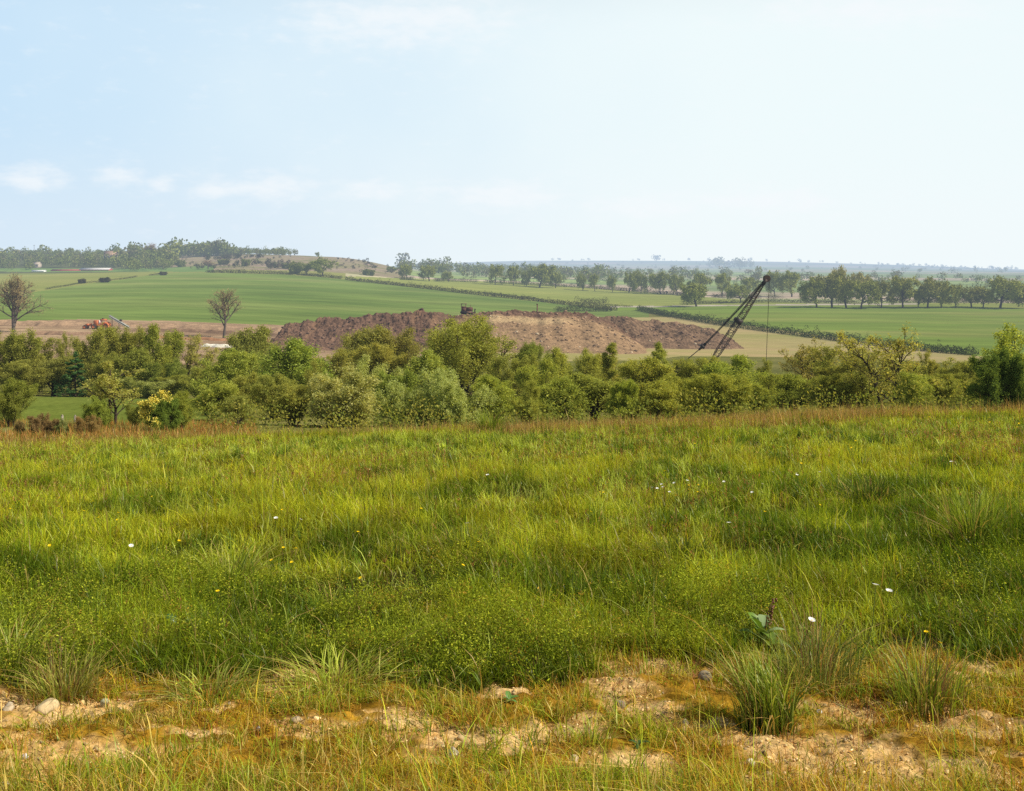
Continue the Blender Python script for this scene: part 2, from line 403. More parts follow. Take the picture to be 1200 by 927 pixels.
# ------------------------------------------------------------------ grass
def blades(P, h, w, az, lean, c0, c1, nseg=3, curl=1.0):
    """P (N,3) roots; returns V, quads, tris, colours"""
    N = len(P)
    ts = np.linspace(0, 1, nseg + 1)
    ld = np.stack([np.cos(az), np.sin(az), np.zeros(N)], 1)
    fa = az + math.pi / 2 + rng.normal(0, .7, N)
    wd = np.stack([np.cos(fa), np.sin(fa), np.zeros(N)], 1)
    Vs = []; Cs = []
    for k, t in enumerate(ts):
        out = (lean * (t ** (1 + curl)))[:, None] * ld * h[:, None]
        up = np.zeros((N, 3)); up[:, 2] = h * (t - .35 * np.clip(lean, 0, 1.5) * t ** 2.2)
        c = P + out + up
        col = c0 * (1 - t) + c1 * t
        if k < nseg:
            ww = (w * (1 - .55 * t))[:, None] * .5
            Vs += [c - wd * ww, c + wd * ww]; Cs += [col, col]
        else:
            Vs.append(c); Cs.append(col)
    nv = 2 * nseg + 1
    V = np.stack(Vs, 1).reshape(-1, 3); C = np.stack(Cs, 1).reshape(-1, 3)
    b = np.arange(N)[:, None] * nv
    q = np.concatenate([b + np.array([[2 * k, 2 * k + 1, 2 * k + 3, 2 * k + 2]]) for k in range(nseg - 1)], 0) if nseg > 1 else np.zeros((0, 4), int)
    t = b + np.array([[2 * nseg - 2, 2 * nseg - 1, 2 * nseg]])
    return V, q, t, C
class Sheaf:
    def __init__(s): s.V = []; s.Q = []; s.T = []; s.C = []; s.n = 0
    def add(s, V, q, t, C):
        s.V.append(V); s.C.append(C)
        if len(q): s.Q.append(q + s.n)
        if len(t): s.T.append(t + s.n)
        s.n += len(V)
    def mesh(s, name, mat):
        fs = []
        if s.Q: fs.append(np.concatenate(s.Q))
        if s.T: fs.append(np.concatenate(s.T))
        return mesh_np(name, np.concatenate(s.V), fs, mat, np.concatenate(s.C))

def scatter(n, y0, y1, pw=1.0, margin=1.12):
    """n points spread evenly over the part of the meadow that the view takes in, plus a margin"""
    Y = np.sqrt(rng.uniform(y0 ** 2, y1 ** 2, n)); X = rng.uniform(-1, 1, n) * (.466 * Y * margin + .35)
    return X, Y

GREENS = np.array([[.150, .200, .016], [.240, .275, .016], [.330, .340, .022], [.125, .180, .020], [.400, .400, .035], [.300, .245, .026]])
def grass_colour(X, Y, n):
    """tip colour from drifts of different grasses"""
    a = fbm(X * .30, Y * .30, 61, 4); b = fbm(X * .12 + 7, Y * .16, 64, 3); c = fbm(X * .9, Y * .9, 67, 3)
    base = GREENS[1] * np.ones((n, 3))
    w = sstep(.46, .62, a)[:, None]; base = base * (1 - w) + GREENS[2] * w
    w = sstep(.52, .66, c)[:, None] * .8; base = base * (1 - w) + GREENS[0] * w
    w = (1 - sstep(8.0, 12.5, Y + (a - .5) * 4))[:, None] * .38; base = base * (1 - w) + GREENS[3] * w
    w = (sstep(12, 22, Y) * sstep(.30, .55, b))[:, None] * .65; base = base * (1 - w) + GREENS[4] * w
    w = sstep(.56, .68, b)[:, None] * .3; base = base * (1 - w) + GREENS[5] * w
    w = (sstep(.52, .72, fbm(X * 2.3, Y * 1.6, 69, 3)))[:, None] * .75; base = base * (1 - w) + np.array([.50, .56, .05]) * w
    dk = fbm(X * 1.25 + 11, Y * .95, 66, 4); dk2 = fbm(X * .35, Y * .4 + 5, 68, 2)
    w = (sstep(.515, .60, dk + .10 * (dk2 - .5) + .05 * (1 - sstep(9, 14, Y)) + .03 * sstep(1, 4, X) - .05 * sstep(15, 22, Y)))[:, None] * .78; base = base * (1 - w) + np.array([.070, .118, .008]) * w
    v = np.exp(rng.normal(0, .28, (n, 1))); hue = rng.normal(0, .10, (n, 1))
    base = base * (np.array([1.62, 1.66, 1.0]) * (.90 + .14 * sstep(8, 14, Y))[:, None]) * v * np.concatenate([1 + hue, np.ones((n, 1)), 1 - hue], 1)
    dry = rng.random(n) < .06
    base[dry] = np.array([.46, .34, .10]) * np.exp(rng.normal(0, .25, (dry.sum(), 1)))
    return np.clip(base, .004, .85)

def build_grass():
    S = Sheaf()
    for (n, y0, y1, nseg, hm, wm) in ((115000, 5.0, 8.0, 3, .145, .0058), (165000, 8.0, 13.0, 3, .165, .0078), (185000, 13.0, 21.0, 2, .18, .0112), (140000, 21.0, 34.0, 2, .165, .015)):
        X, Y = scatter(n, y0, y1)
        b = bare(X, Y)
        den = np.clip(-.35 + 2.3 * fbm(X * 1.3, Y * 1.0, 71, 3), .12, 1)
        keep = (rng.random(n) > b * 1.02) & (rng.random(n) < den)
        X, Y = X[keep], Y[keep]; n = len(X)
        # gather into tussocks
        X = X + rng.normal(0, .02, n); Z = gz(X, Y)
        tall = np.clip(fbm(X * 1.3, Y * 1.0, 71, 3) * .9 + fbm(X * .5, Y * .4, 74, 3) * .6 - .25, .05, 1.4)
        h = hm * np.exp(rng.normal(0, .33, n)) * (.22 + 1.5 * tall) * (.60 + .4 * sstep(5.2, 9.5, Y)) * (1 + .25 * sstep(1, 5, X) * (1 - sstep(9, 14, Y)))
        w = wm * np.exp(rng.normal(0, .3, n))
        az = rng.uniform(0, 2 * math.pi, n); lean = np.abs(rng.normal(.55, .45, n))
        c1 = grass_colour(X, Y, n); c0 = c1 * np.array([.36, .34, .4])  # roots painted darker than tips: shade down between the blades put into colour
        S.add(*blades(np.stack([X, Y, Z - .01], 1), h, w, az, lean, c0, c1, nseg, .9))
    tag(obj('meadow_grass', S.mesh('meadow_grass', M_GRASS)), 'lush mixed meadow grass filling the slope down to the scrub', 'grass', kind='stuff')

    # dead straws, and arching blades painted pale to stand in for sunlit highlights
    S = Sheaf(); n = 46000; X, Y = scatter(n, 5.8, 30); kp = rng.random(n) < (1 - bare(X, Y)) * (.25 + .75 * sstep(.42, .58, fbm(X * 1.1, Y * 1.0, 76, 3))); X, Y = X[kp], Y[kp]; n = len(X)
    c1 = np.where(rng.random((n, 1)) < .22, np.array([[.62, .40, .14]]), np.array([[.74, .82, .16]])) * np.exp(rng.normal(0, .25, (n, 1)))
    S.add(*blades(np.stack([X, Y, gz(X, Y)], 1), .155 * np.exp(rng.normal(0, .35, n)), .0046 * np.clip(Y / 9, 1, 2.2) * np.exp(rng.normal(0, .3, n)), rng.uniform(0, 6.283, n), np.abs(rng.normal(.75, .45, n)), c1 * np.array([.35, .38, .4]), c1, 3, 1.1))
    tag(obj('pale_grass', S.mesh('pale_grass', M_GRASS)), 'arching blades painted pale as sunlit highlights, and dead straws among the meadow grass', 'grass', kind='stuff')

    # tussocks of longer arching blades
    S = Sheaf()
    n0 = 2000
    X0, Y0 = scatter(n0, 6.3, 30)
    k = 30
    X = np.repeat(X0, k) + rng.normal(0, .045, n0 * k); Y = np.repeat(Y0, k) + rng.normal(0, .045, n0 * k); n = len(X)
    sc = np.repeat(np.exp(rng.normal(0, .25, n0)), k)
    h = .175 * sc * np.exp(rng.normal(0, .25, n)) * (.75 + .4 * sstep(7, 14, Y)); lean = np.abs(rng.normal(.5, .3, n))
    pal = np.where(rng.random((n0, 1)) < (.25 + .35 * (1 - sstep(9, 14, Y0)) + .15 * sstep(1, 4, X0))[:, None], np.array([[.13, .22, .018]]), np.array([[.50, .57, .07]])) * np.exp(rng.normal(0, .2, (n0, 1)))
    c1 = np.repeat(pal, k, 0) * np.exp(rng.normal(0, .2, (n, 1)))
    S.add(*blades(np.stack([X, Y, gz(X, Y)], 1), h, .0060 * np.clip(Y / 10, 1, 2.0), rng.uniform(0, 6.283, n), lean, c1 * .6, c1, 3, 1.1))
    tag(obj('long_grass', S.mesh('long_grass', M_GRASS)), 'longer arching grass blades scattered in clumps through the meadow', 'grass', kind='stuff')

    # reddish sorrel and seed stalks
    S = Sheaf()
    n = 24000; X, Y = scatter(n, 5.3, 33)
    keep = (rng.random(n) < sstep(.44, .66, fbm(X * .28 + 3, Y * .34, 81, 4)) * (.95 - .5 * sstep(16, 26, Y)) + .04 + .5 * np.exp(-((X + 2.6) / .9) ** 2 - ((Y - 6.6) / .8) ** 2) + .6 * np.exp(-((X + 3.0) / 1.2) ** 2 - ((Y - 16.5) / 1.6) ** 2) + .6 * np.exp(-((X - 2.2) / 1.2) ** 2 - ((Y - 14) / 1.6) ** 2)); X, Y = X[keep], Y[keep]; n = len(X)
    h = rng.uniform(.20, .40, n) * (.62 + .38 * sstep(6, 11, Y)); az = rng.uniform(0, 6.283, n)
    cc = np.where(rng.random((n, 1)) < .6, np.array([[.30, .125, .045]]), np.array([[.40, .29, .08]])) * np.exp(rng.normal(0, .3, (n, 1)))
    P = np.stack([X, Y, gz(X, Y)], 1)
    S.add(*blades(P, h, .0032 * np.clip(Y / 7, 1, 3), az, rng.uniform(0, .35, n), cc * .6 + np.array([.02, .03, 0]), cc, 2, .6))
    for q in range(5):   # little flower spikes
        t = rng.uniform(.68, 1.0, n); P2 = P.copy(); P2[:, 2] += h * t * .93; P2[:, :2] += rng.normal(0, .008, (n, 2))
        S.add(*blades(P2, rng.uniform(.02, .05, n), .006 * np.clip(Y / 8, 1, 2.6), rng.uniform(0, 6.28, n), rng.uniform(.2, 1.2, n), cc, cc * 1.15, 1))
    tag(obj('sorrel_stalks', S.mesh('sorrel_stalks', M_GRASS)), 'thin reddish sorrel and seed stalks standing through the meadow grass', 'stalks', kind='stuff')

    # rusty dry grass along the brow
    S = Sheaf()
    n = 60000; Y = rng.uniform(28.5, 38, n); X = rng.uniform(-1, 1, n) * (.466 * Y * 1.12)
    pxx = 600 + F * X / Y
    keep = rng.random(n) < np.interp(pxx, [-100, 0, 150, 260, 420, 600, 800, 930, 1250], [.45, .5, .5, .3, .55, .6, .6, .95, 1.0]) * sstep(.34, .52, fbm(X * .35, Y * .25, 85, 3))
    X, Y, pxx = X[keep], Y[keep], pxx[keep]; n = len(X)
    h = .36 * np.exp(rng.normal(0, .28, n)) * np.interp(pxx, [0, 200, 500, 900, 1200], [.62, .62, .85, 1.0, 1.0])
    c1 = np.array([[.50, .32, .11]]) * np.exp(rng.normal(0, .3, (n, 1))); g = rng.random(n) < .25; c1[g] = np.array([.30, .28, .04])
    S.add(*blades(np.stack([X, Y, gz(X, Y)], 1), h, np.full(n, .014), rng.uniform(0, 6.283, n), np.abs(rng.normal(.2, .2, n)), c1 * .7, c1, 2, .7))
    # low rust grass on the far side of the brow at the left
    n = 26000; Y = rng.uniform(36, 60, n); X = ((rng.uniform(-70, 300, n)) - 600) / F * Y
    keep = rng.random(n) < sstep(.35, .6, fbm(X * .3, Y * .22, 88, 3)); X, Y = X[keep], Y[keep]; n = len(X)
    c1 = np.where(rng.random((n, 1)) < .6, np.array([[.54, .27, .075]]), np.array([[.33, .31, .06]])) * np.exp(rng.normal(0, .3, (n, 1)))
    S.add(*blades(np.stack([X, Y, gz(X, Y)], 1), .30 * np.exp(rng.normal(0, .3, n)), np.full(n, .026), rng.uniform(0, 6.283, n), np.abs(rng.normal(.3, .3, n)), c1 * .7, c1, 2, .7))
    tag(obj('dry_grass', S.mesh('dry_grass', M_GRASS)), 'rusty dry grass along the brow of the meadow', 'grass', kind='stuff')

    # sparse yellowing grass and moss on the stony foreground
    S = Sheaf()
    n = 210000; X, Y = scatter(n, 3.7, 7.0)
    b = bare(X, Y); s = sandy(X, Y); cl = fbm(X * 4.5, Y * 4.5, 91, 3)
    front = 1 - sstep(4.25, 4.8, Y)
    keep = rng.random(n) < b * (1 - .93 * s) * sstep(.36, .58, cl + .12 * front); X, Y, s, cl, front = X[keep], Y[keep], s[keep], cl[keep], front[keep]; n = len(X)
    pal = np.array([[.72, .54, .04], [.62, .34, .05], [.42, .48, .03], [.80, .60, .17], [.34, .42, .03]])
    idx = (np.clip(fbm(X * 2.2, Y * 2.2, 95, 3) * 1.7 - .35, 0, .999) * 5).astype(int); sw = rng.random(n) < .45; idx[sw] = rng.integers(0, 5, sw.sum())
    c1 = pal[idx] * np.exp(rng.normal(0, .3, (n, 1)))
    h = .050 * np.exp(rng.normal(0, .5, n)) * (1 + .9 * front)
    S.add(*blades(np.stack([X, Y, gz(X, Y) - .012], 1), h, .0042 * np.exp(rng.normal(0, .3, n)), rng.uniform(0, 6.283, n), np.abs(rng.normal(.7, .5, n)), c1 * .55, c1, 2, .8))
    # scattered longer blades in small sprays
    n0 = 9500; X0, Y0 = scatter(n0, 3.9, 7.2); keep = rng.random(n0) < (bare(X0, Y0) * (1 - .72 * sandy(X0, Y0)) * (.45 + .55 * (1 - sstep(4.2, 4.9, Y0))) * sstep(.34, .60, fbm(X0 * 1.6, Y0 * 1.9, 93, 3))); X0, Y0 = X0[keep], Y0[keep]; n0 = len(X0)
    k = 14; X = np.repeat(X0, k) + rng.normal(0, .03, n0 * k); Y = np.repeat(Y0, k) + rng.normal(0, .03, n0 * k); n = len(X)
    c0 = np.array([[.44, .58, .045], [.58, .62, .05], [.28, .40, .03], [.78, .60, .15], [.56, .33, .06]])[rng.integers(0, 5, n0)]
    c1 = np.repeat(c0, k, 0) * np.exp(rng.normal(0, .25, (n, 1)))
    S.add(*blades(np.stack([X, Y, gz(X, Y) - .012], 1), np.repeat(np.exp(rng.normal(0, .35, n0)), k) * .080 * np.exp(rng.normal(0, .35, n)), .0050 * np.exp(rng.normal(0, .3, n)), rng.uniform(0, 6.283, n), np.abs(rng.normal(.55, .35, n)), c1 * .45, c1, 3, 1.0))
    # rust-red dead stems lying in the moss
    n = 6500; X, Y = scatter(n, 3.8, 6.8); keep = rng.random(n) < bare(X, Y) * sstep(.42, .6, fbm(X * 1.5, Y * 1.5, 99, 3)); X, Y = X[keep], Y[keep]; n = len(X)
    c1 = np.array([[.34, .12, .03]]) * np.exp(rng.normal(0, .4, (n, 1)))
    S.add(*blades(np.stack([X, Y, gz(X, Y) - .01], 1), rng.uniform(.04, .14, n), np.full(n, .0034), rng.uniform(0, 6.283, n), np.abs(rng.normal(.6, .5, n)), c1 * .7, c1, 2, .7))
    tag(obj('sparse_grass', S.mesh('sparse_grass', M_GRASS)), 'sparse yellow-green grass and moss on the stony foreground', 'grass', kind='stuff')
build_grass()

def leaf_quads(C, a, b, size, wr=.5):
    """diamond leaves: centres C, long axis a, width axis b (unit)"""
    s = np.asarray(size)[:, None]
    V = np.stack([C - a * s * .5, C + b * s * .5 * wr, C + a * s * .5, C - b * s * .5 * wr], 1).reshape(-1, 3)
    q = np.arange(len(C))[:, None] * 4 + np.arange(4)[None]
    return V, q
def rand_dirs(n, up=0.0, g=None):
    g = g or rng
    v = g.normal(0, 1, (n, 3)); v[:, 2] += up; return v / np.linalg.norm(v, axis=1, keepdims=True)
def leaf_axes(n, up=.6, g=None):
    nrm = rand_dirs(n, up, g); t = rand_dirs(n, 0, g); a = np.cross(nrm, t); a /= np.linalg.norm(a, axis=1, keepdims=True) + 1e-9
    return a, np.cross(nrm, a)

def build_herbs():
    """low mat of small-leaved weeds between the bare ground and the tall grass"""
    n0 = 15000
    X0, Y0 = scatter(n0, 5.2, 9.6)
    pxx = 600 + F * X0 / Y0
    m = sstep(.44, .54, .55 * fbm(X0 * .55, Y0 * .7, 101, 3) + .45 * fbm(X0 * 1.9, Y0 * 1.9, 104, 3) + .16 * (1 - sstep(8.0, 9.4, Y0)) - .22 * sstep(760, 960, pxx) - .10 * (1 - sstep(80, 220, pxx)))
    keep = rng.random(n0) < m * (1 - .97 * bare(X0, Y0)) * (1 - sstep(8.2, 9.6, Y0)); X0, Y0 = X0[keep], Y0[keep]; n0 = len(X0)
    h0 = .16 * np.exp(rng.normal(0, .3, n0)) * (np.clip(-.85 + 3.5 * fbm(X0 * 1.9, Y0 * 1.9, 104, 3), .15, 2))
    k = 34
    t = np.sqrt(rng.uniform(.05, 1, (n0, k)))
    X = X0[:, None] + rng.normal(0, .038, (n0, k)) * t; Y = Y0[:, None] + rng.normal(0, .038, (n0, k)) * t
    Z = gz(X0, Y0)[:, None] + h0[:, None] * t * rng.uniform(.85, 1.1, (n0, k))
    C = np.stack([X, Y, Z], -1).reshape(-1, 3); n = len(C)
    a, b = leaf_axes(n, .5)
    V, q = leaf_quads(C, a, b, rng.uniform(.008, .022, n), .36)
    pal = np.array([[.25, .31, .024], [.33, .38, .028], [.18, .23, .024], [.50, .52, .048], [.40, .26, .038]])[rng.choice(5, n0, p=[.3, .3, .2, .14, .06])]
    c = np.repeat(pal, k, 0) * (.22 + .95 * t.reshape(-1, 1) ** 1.5) * np.exp(rng.normal(0, .22, (n, 1)))  # leaves low in the mat painted darker, shade between the weeds in the colour
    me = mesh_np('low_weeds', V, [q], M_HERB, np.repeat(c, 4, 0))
    tag(obj('low_weeds', me), 'mat of low small-leaved weeds behind the bare ground', 'weeds', kind='stuff')
build_herbs()

# ------------------------------------------------------------------ stones
M_STONE = flat_mat('stone', (.5, .4, .26), .85, spec=.2, var=.35, scale=40, vcol=True)
def ico(sub=2):
    import bmesh
    bm = bmesh.new(); bmesh.ops.create_icosphere(bm, subdivisions=sub, radius=1)
    V = np.array([v.co[:] for v in bm.verts]); Fc = np.array([[v.index for v in f.verts] for f in bm.faces]); bm.free(); return V, Fc
ICO1 = ico(2); ICO2 = ico(3)
def rock_shape(V, seed, amp=.35):
    g = np.random.default_rng(seed)
    out = V.copy()
    for _ in range(7):      # planar cuts give facets
        nrm = g.normal(0, 1, 3); nrm /= np.linalg.norm(nrm); dcut = g.uniform(.55, .9)
        e = out @ nrm - dcut; out = out - np.clip(e, 0, None)[:, None] * nrm * .9
    out += amp * .12 * np.stack([vnoise(out[:, 0] * 4 + 9, out[:, 1] * 4 + out[:, 2] * 3, seed + k) - .5 for k in range(3)], 1)
    return out
def stone(px, py, wpx, hpx, col, label, seed):
    P = at(px, py, 3.6, 40); m = P[1] / F
    V = rock_shape(ICO2[0], seed) * np.array([wpx * m * .6, wpx * m * .45, hpx * m * .75])
    o = obj('stone', mesh_np('stone', V, [ICO2[1]], M_STONE, np.tile(np.array(col), (len(V), 1)), smooth=False), loc=(P[0], P[1], P[2] + hpx * m * .25))
    o.rotation_euler = (0, 0, seed * 1.3)
    return tag(o, label, 'stone', 'stones lying on the bare ground')
for a in (
 (55, 832, 24, 13, (.60, .46, .25), 'large buff stone with a flat top at the far left of the bare ground', 3),
 (95, 826, 9, 7, (.60, .46, .18), 'small yellow-ochre stone right of the large buff stone', 4),
 (123, 827, 10, 8, (.50, .48, .30), 'small greenish grey stone second right of the large buff stone', 5),
 (10, 832, 14, 9, (.52, .42, .28), 'half buried tan stone left of the large buff stone', 6),
 (30, 889, 8, 6, (.80, .80, .78), 'small white pebble near the lower left corner', 7),
 (6, 925, 11, 9, (.80, .80, .78), 'round white pebble in the lower left corner itself', 8),
 (303, 856, 6, 5, (.50, .45, .36), 'tiny pale grey pebble on the left half of the bare ground', 9),
 (347, 848, 12, 8, (.50, .38, .22), 'brown stone left of the middle of the bare ground', 10),
 (531, 885, 17, 9, (.56, .50, .40), 'pale grey flat stone on the sandy patch left of centre', 11),
 (826, 798, 15, 12, (.32, .26, .18), 'grey stone beside the weed edge left of the dark tuft', 12),
 (803, 851, 10, 8, (.55, .42, .24), 'tan stone in front of the grey stone left of the dark tuft', 13),
 (880, 897, 10, 8, (.66, .58, .42), 'cream stone in the grass below the dark tuft', 14),
 (960, 836, 7, 5, (.72, .72, .68), 'small white stone right of the dark tuft', 15),
 (727, 827, 14, 6, (.34, .27, .19), 'flat grey-brown stone on the bare ground right of centre', 16),
 (672, 893, 11, 8, (.60, .46, .28), 'sandy brown stone below the small rosette plant', 17)):
    stone(*a)
def pebbles():
    n = 14000; X, Y = scatter(n, 3.8, 7.0)
    keep = rng.random(n) < sandy(X, Y) * .9 + .05 * bare(X, Y); X, Y = X[keep], Y[keep]; n = len(X)
    r = .0042 * np.exp(rng.normal(0, .55, n)); base = [rock_shape(ICO1[0], 200 + k, .2) for k in range(8)]
    V = []; Fc = []; C = []
    for k in range(n):
        a = rng.uniform(0, 6.28); ca, sa = math.cos(a), math.sin(a)
        v = base[k % 8] * np.array([r[k], r[k] * .8, r[k] * .6]); v = v @ np.array([[ca, sa, 0], [-sa, ca, 0], [0, 0, 1]])
        V.append(v + [X[k], Y[k], 0]); Fc.append(ICO1[1] + 42 * k)
        C.append(np.tile(np.array([.62, .45, .22]) * math.exp(rng.normal(0, .35)), (42, 1)))
    V = np.concatenate(V)
    fx, fy = V[:, 0], V[:, 1]
    V[:, 2] += gz(fx, fy) + (fbm(fx * 5, fy * 5, 40, 3) - .5) * .075 + (fbm(fx * 17, fy * 17, 43, 3) - .5) * .045 - .004
    tag(obj('gravel', mesh_np('gravel', V, [np.concatenate(Fc)], M_STONE, np.concatenate(C))), 'fine gravel and crumbs of earth on the sandy patches', 'gravel', kind='stuff')
pebbles()

# ------------------------------------------------------------------ single tufts, docks and flowers in the meadow
def tuft(px, py, hpx, wpx, n, pal, label, lean=.45, wid=.006, name='grass_tuft', seed=1, heads=False, bias=None):
    g = np.random.default_rng(seed)
    P = at(px, py, 3.6, 60); m = P[1] / F; H = hpx * m; W = wpx * m
    r = np.sqrt(g.random(n)) * W * .30 * (1 + .5 * g.random(n)); th = g.uniform(0, 6.283, n)
    B = np.stack([np.cos(th) * r, np.sin(th) * r, np.zeros(n) - .02], 1)
    az = th + g.normal(0, .5, n)
    if bias is not None: az = np.where(g.random(n) < .6, bias + g.normal(0, .6, n), az)
    h = H * 1.2 * g.uniform(.22, 1.0, n) ** .8; ln = np.abs(g.normal(lean, lean * .6, n))
    c = np.array(pal)[g.integers(0, len(pal), n)] * np.exp(g.normal(0, .25, (n, 1)))
    dead = g.random(n) < .14; c[dead] = np.array([.60, .42, .14]); ln = np.where(dead, ln * 1.8, ln)
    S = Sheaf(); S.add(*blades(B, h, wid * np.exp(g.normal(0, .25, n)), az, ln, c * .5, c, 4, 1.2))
    o = obj(name, S.mesh(name, M_GRASS), loc=P)
    tag(o, label, 'grass tuft', 'tufts of grass standing out from the sward')
    if heads:
        S2 = Sheaf(); nn = 26; th = g.uniform(0, 6.28, nn); B = np.stack([np.cos(th) * W * .15, np.sin(th) * W * .15, np.zeros(nn)], 1)
        cc = np.tile([[.34, .17, .09]], (nn, 1)) * np.exp(g.normal(0, .2, (nn, 1)))
        S2.add(*blades(B, H * g.uniform(.9, 1.4, nn), np.full(nn, .004), th, g.uniform(.15, .6, nn), cc * .5, cc, 4, 1.1))
        obj('seed_stalks', S2.mesh('seed_stalks', M_GRASS), o)
    return o
DK = [(.19, .27, .025), (.27, .35, .035), (.23, .30, .04), (.42, .48, .08)]
BR = [(.60, .66, .09), (.46, .57, .07), (.62, .64, .16)]
tuft(898, 852, 92, 80, 420, DK, 'tall dark green grass tuft standing alone on the bare ground at the right', .32, .0075, seed=2, bias=2.6)
tuft(395, 806, 46, 130, 300, BR, 'pale yellow-green spreading grass tuft at the weed edge left of centre', .95, .0075, seed=3)
tuft(245, 818, 42, 120, 260, BR + DK, 'sprawling green grass tuft left of the pale yellow-green tuft', .95, .007, seed=4)
tuft(75, 818, 60, 100, 300, [(.42, .44, .08), (.52, .48, .12), (.30, .38, .05)], 'greyish straw coloured grass tuft above the large buff stone', .55, .0055, seed=5, heads=True)
tuft(12, 790, 70, 80, 300, DK + BR, 'green grass tuft cut by the left edge of the picture', .6, .007, seed=6)
tuft(955, 802, 84, 130, 330, [(.26, .32, .08), (.21, .28, .05), (.38, .38, .1)], 'wide grass tuft with pinkish seed stalks behind the dark tuft', .5, .0055, seed=7, heads=True)
tuft(1085, 828, 70, 120, 300, DK + [(.2, .15, .05)], 'green tuft mixed with rust stems right of the dark tuft', .4, .0062, seed=8, heads=True)
tuft(1020, 600, 46, 60, 500, [(.07, .11, .014), (.10, .15, .02)], 'very dark clump of grass in the middle of the right meadow', .45, .008, seed=9)
tuft(575, 510, 30, 34, 300, [(.24, .31, .03), (.28, .35, .04)], 'small bushy green clump on the brow of the meadow', .4, .02, seed=10)
tuft(800, 665, 42, 60, 420, [(.09, .13, .014), (.12, .17, .02)], 'dark low clump of weeds at the middle right of the meadow', .6, .009, seed=12)
tuft(545, 655, 40, 70, 360, [(.12, .17, .016), (.16, .21, .03)], 'dark green clump in the centre of the meadow', .6, .009, seed=13)
tuft(1140, 650, 80, 60, 420, DK, 'tall dark grass clump near the right edge of the meadow', .3, .008, seed=14)
tuft(270, 690, 62, 70, 300, BR + DK, 'long-bladed green clump on the left of the lower meadow', .55, .008, seed=15)
tuft(690, 870, 30, 60, 140, BR + DK, 'thin pale spray of grass on the bare ground right of centre', .6, .006, seed=16)

M_WEED = leaf_mat('broad_leaf', .25, .025, tint=False)
def broad_plant(name, px, py, nleaf, L, Hs, cols, label, cat, seed, stalk=False):
    g = np.random.default_rng(seed); P = at(px, py, 3.6, 40)
    root = empty(name, P); tag(root, label, cat)
    for k in range(nleaf):
        az = k * 2.4 + g.normal(0, .3); el = g.uniform(*Hs); ln = L * g.uniform(.7, 1.15); w = ln * g.uniform(.30, .42)
        d = np.array([math.cos(az), math.sin(az), 0]); sd = np.array([-math.sin(az), math.cos(az), 0])
        ts = np.linspace(0, 1, 9); V = []
        for t in ts:
            c = d * ln * t * (math.cos(el)) + np.array([0, 0, 1]) * (ln * t * math.sin(el) - .35 * ln * t ** 2.2)
            ww = w * .5 * (math.sin(math.pi * min(1, t * .93 + .07)) ** .7) * (1 + .10 * math.sin(t * 22 + k)) if t > .12 else w * .06
            V += [c - sd * ww + np.array([0, 0, ww * .35]), c, c + sd * ww + np.array([0, 0, ww * .35])]
        q = [(3 * i + j, 3 * i + j + 1, 3 * i + 4 + j, 3 * i + 3 + j) for i in range(8) for j in (0, 1)]
        c = np.array(cols[k % len(cols)]) * math.exp(g.normal(0, .15)); C = np.tile(c, (len(V), 1)); C[1::3] *= 1.3
        lf = obj('leaf', mesh_np('leaf', np.array(V), [np.array(q)], M_WEED, C, smooth=True), root, (0, 0, .02 + (.11 * (k / nleaf) if stalk else 0)))
    if stalk:
        S = MB(); S.tube([(0, 0, 0), (.02, 0, .12), (.035, .01, .22), (.075, .01, .31)], .006, .0025, 6, (.16, .06, .03))
        for q in range(26):
            t = g.uniform(.45, 1); p = np.array([.02 + .055 * t, .01, .31 * t]); S.box(p + g.normal(0, .008, 3), (.012, .010, .012), col=(.2, .085, .035))
        S.build('flower_stalk', M_WEED, root)
    return root
broad_plant('dock_plant', 893, 762, 13, .20, (.35, 1.1), [(.12, .20, .025), (.16, .25, .04), (.30, .40, .18)], 'broad-leaved dock plant with a dark flower stalk behind the dark tuft', 'dock plant', 31, True)
broad_plant('leafy_rosette', 597, 826, 6, .075, (.3, .9), [(.11, .26, .05), (.14, .30, .07)], 'small bright green leafy rosette on the bare ground at the centre', 'rosette plant', 32)
broad_plant('leafy_rosette', 748, 878, 4, .06, (.2, .6), [(.04, .08, .02), (.06, .11, .03)], 'small dark leafy rosette on the bare ground right of centre', 'rosette plant', 33)
broad_plant('thistle_plant', 205, 745, 9, .17, (.5, 1.2), [(.04, .12, .04), (.05, .15, .05)], 'blue-green leafy plant in the weeds left of centre', 'leafy plant', 34)
broad_plant('leafy_weed', 60, 690, 8, .14, (.5, 1.2), [(.05, .09, .02), (.07, .12, .03)], 'dark leafy weed at the left of the lower meadow', 'leafy plant', 35)
broad_plant('leafy_weed', 285, 688, 8, .14, (.5, 1.2), [(.06, .10, .02), (.16, .2, .05)], 'leafy weed beside the long-bladed clump on the left', 'leafy plant', 36)

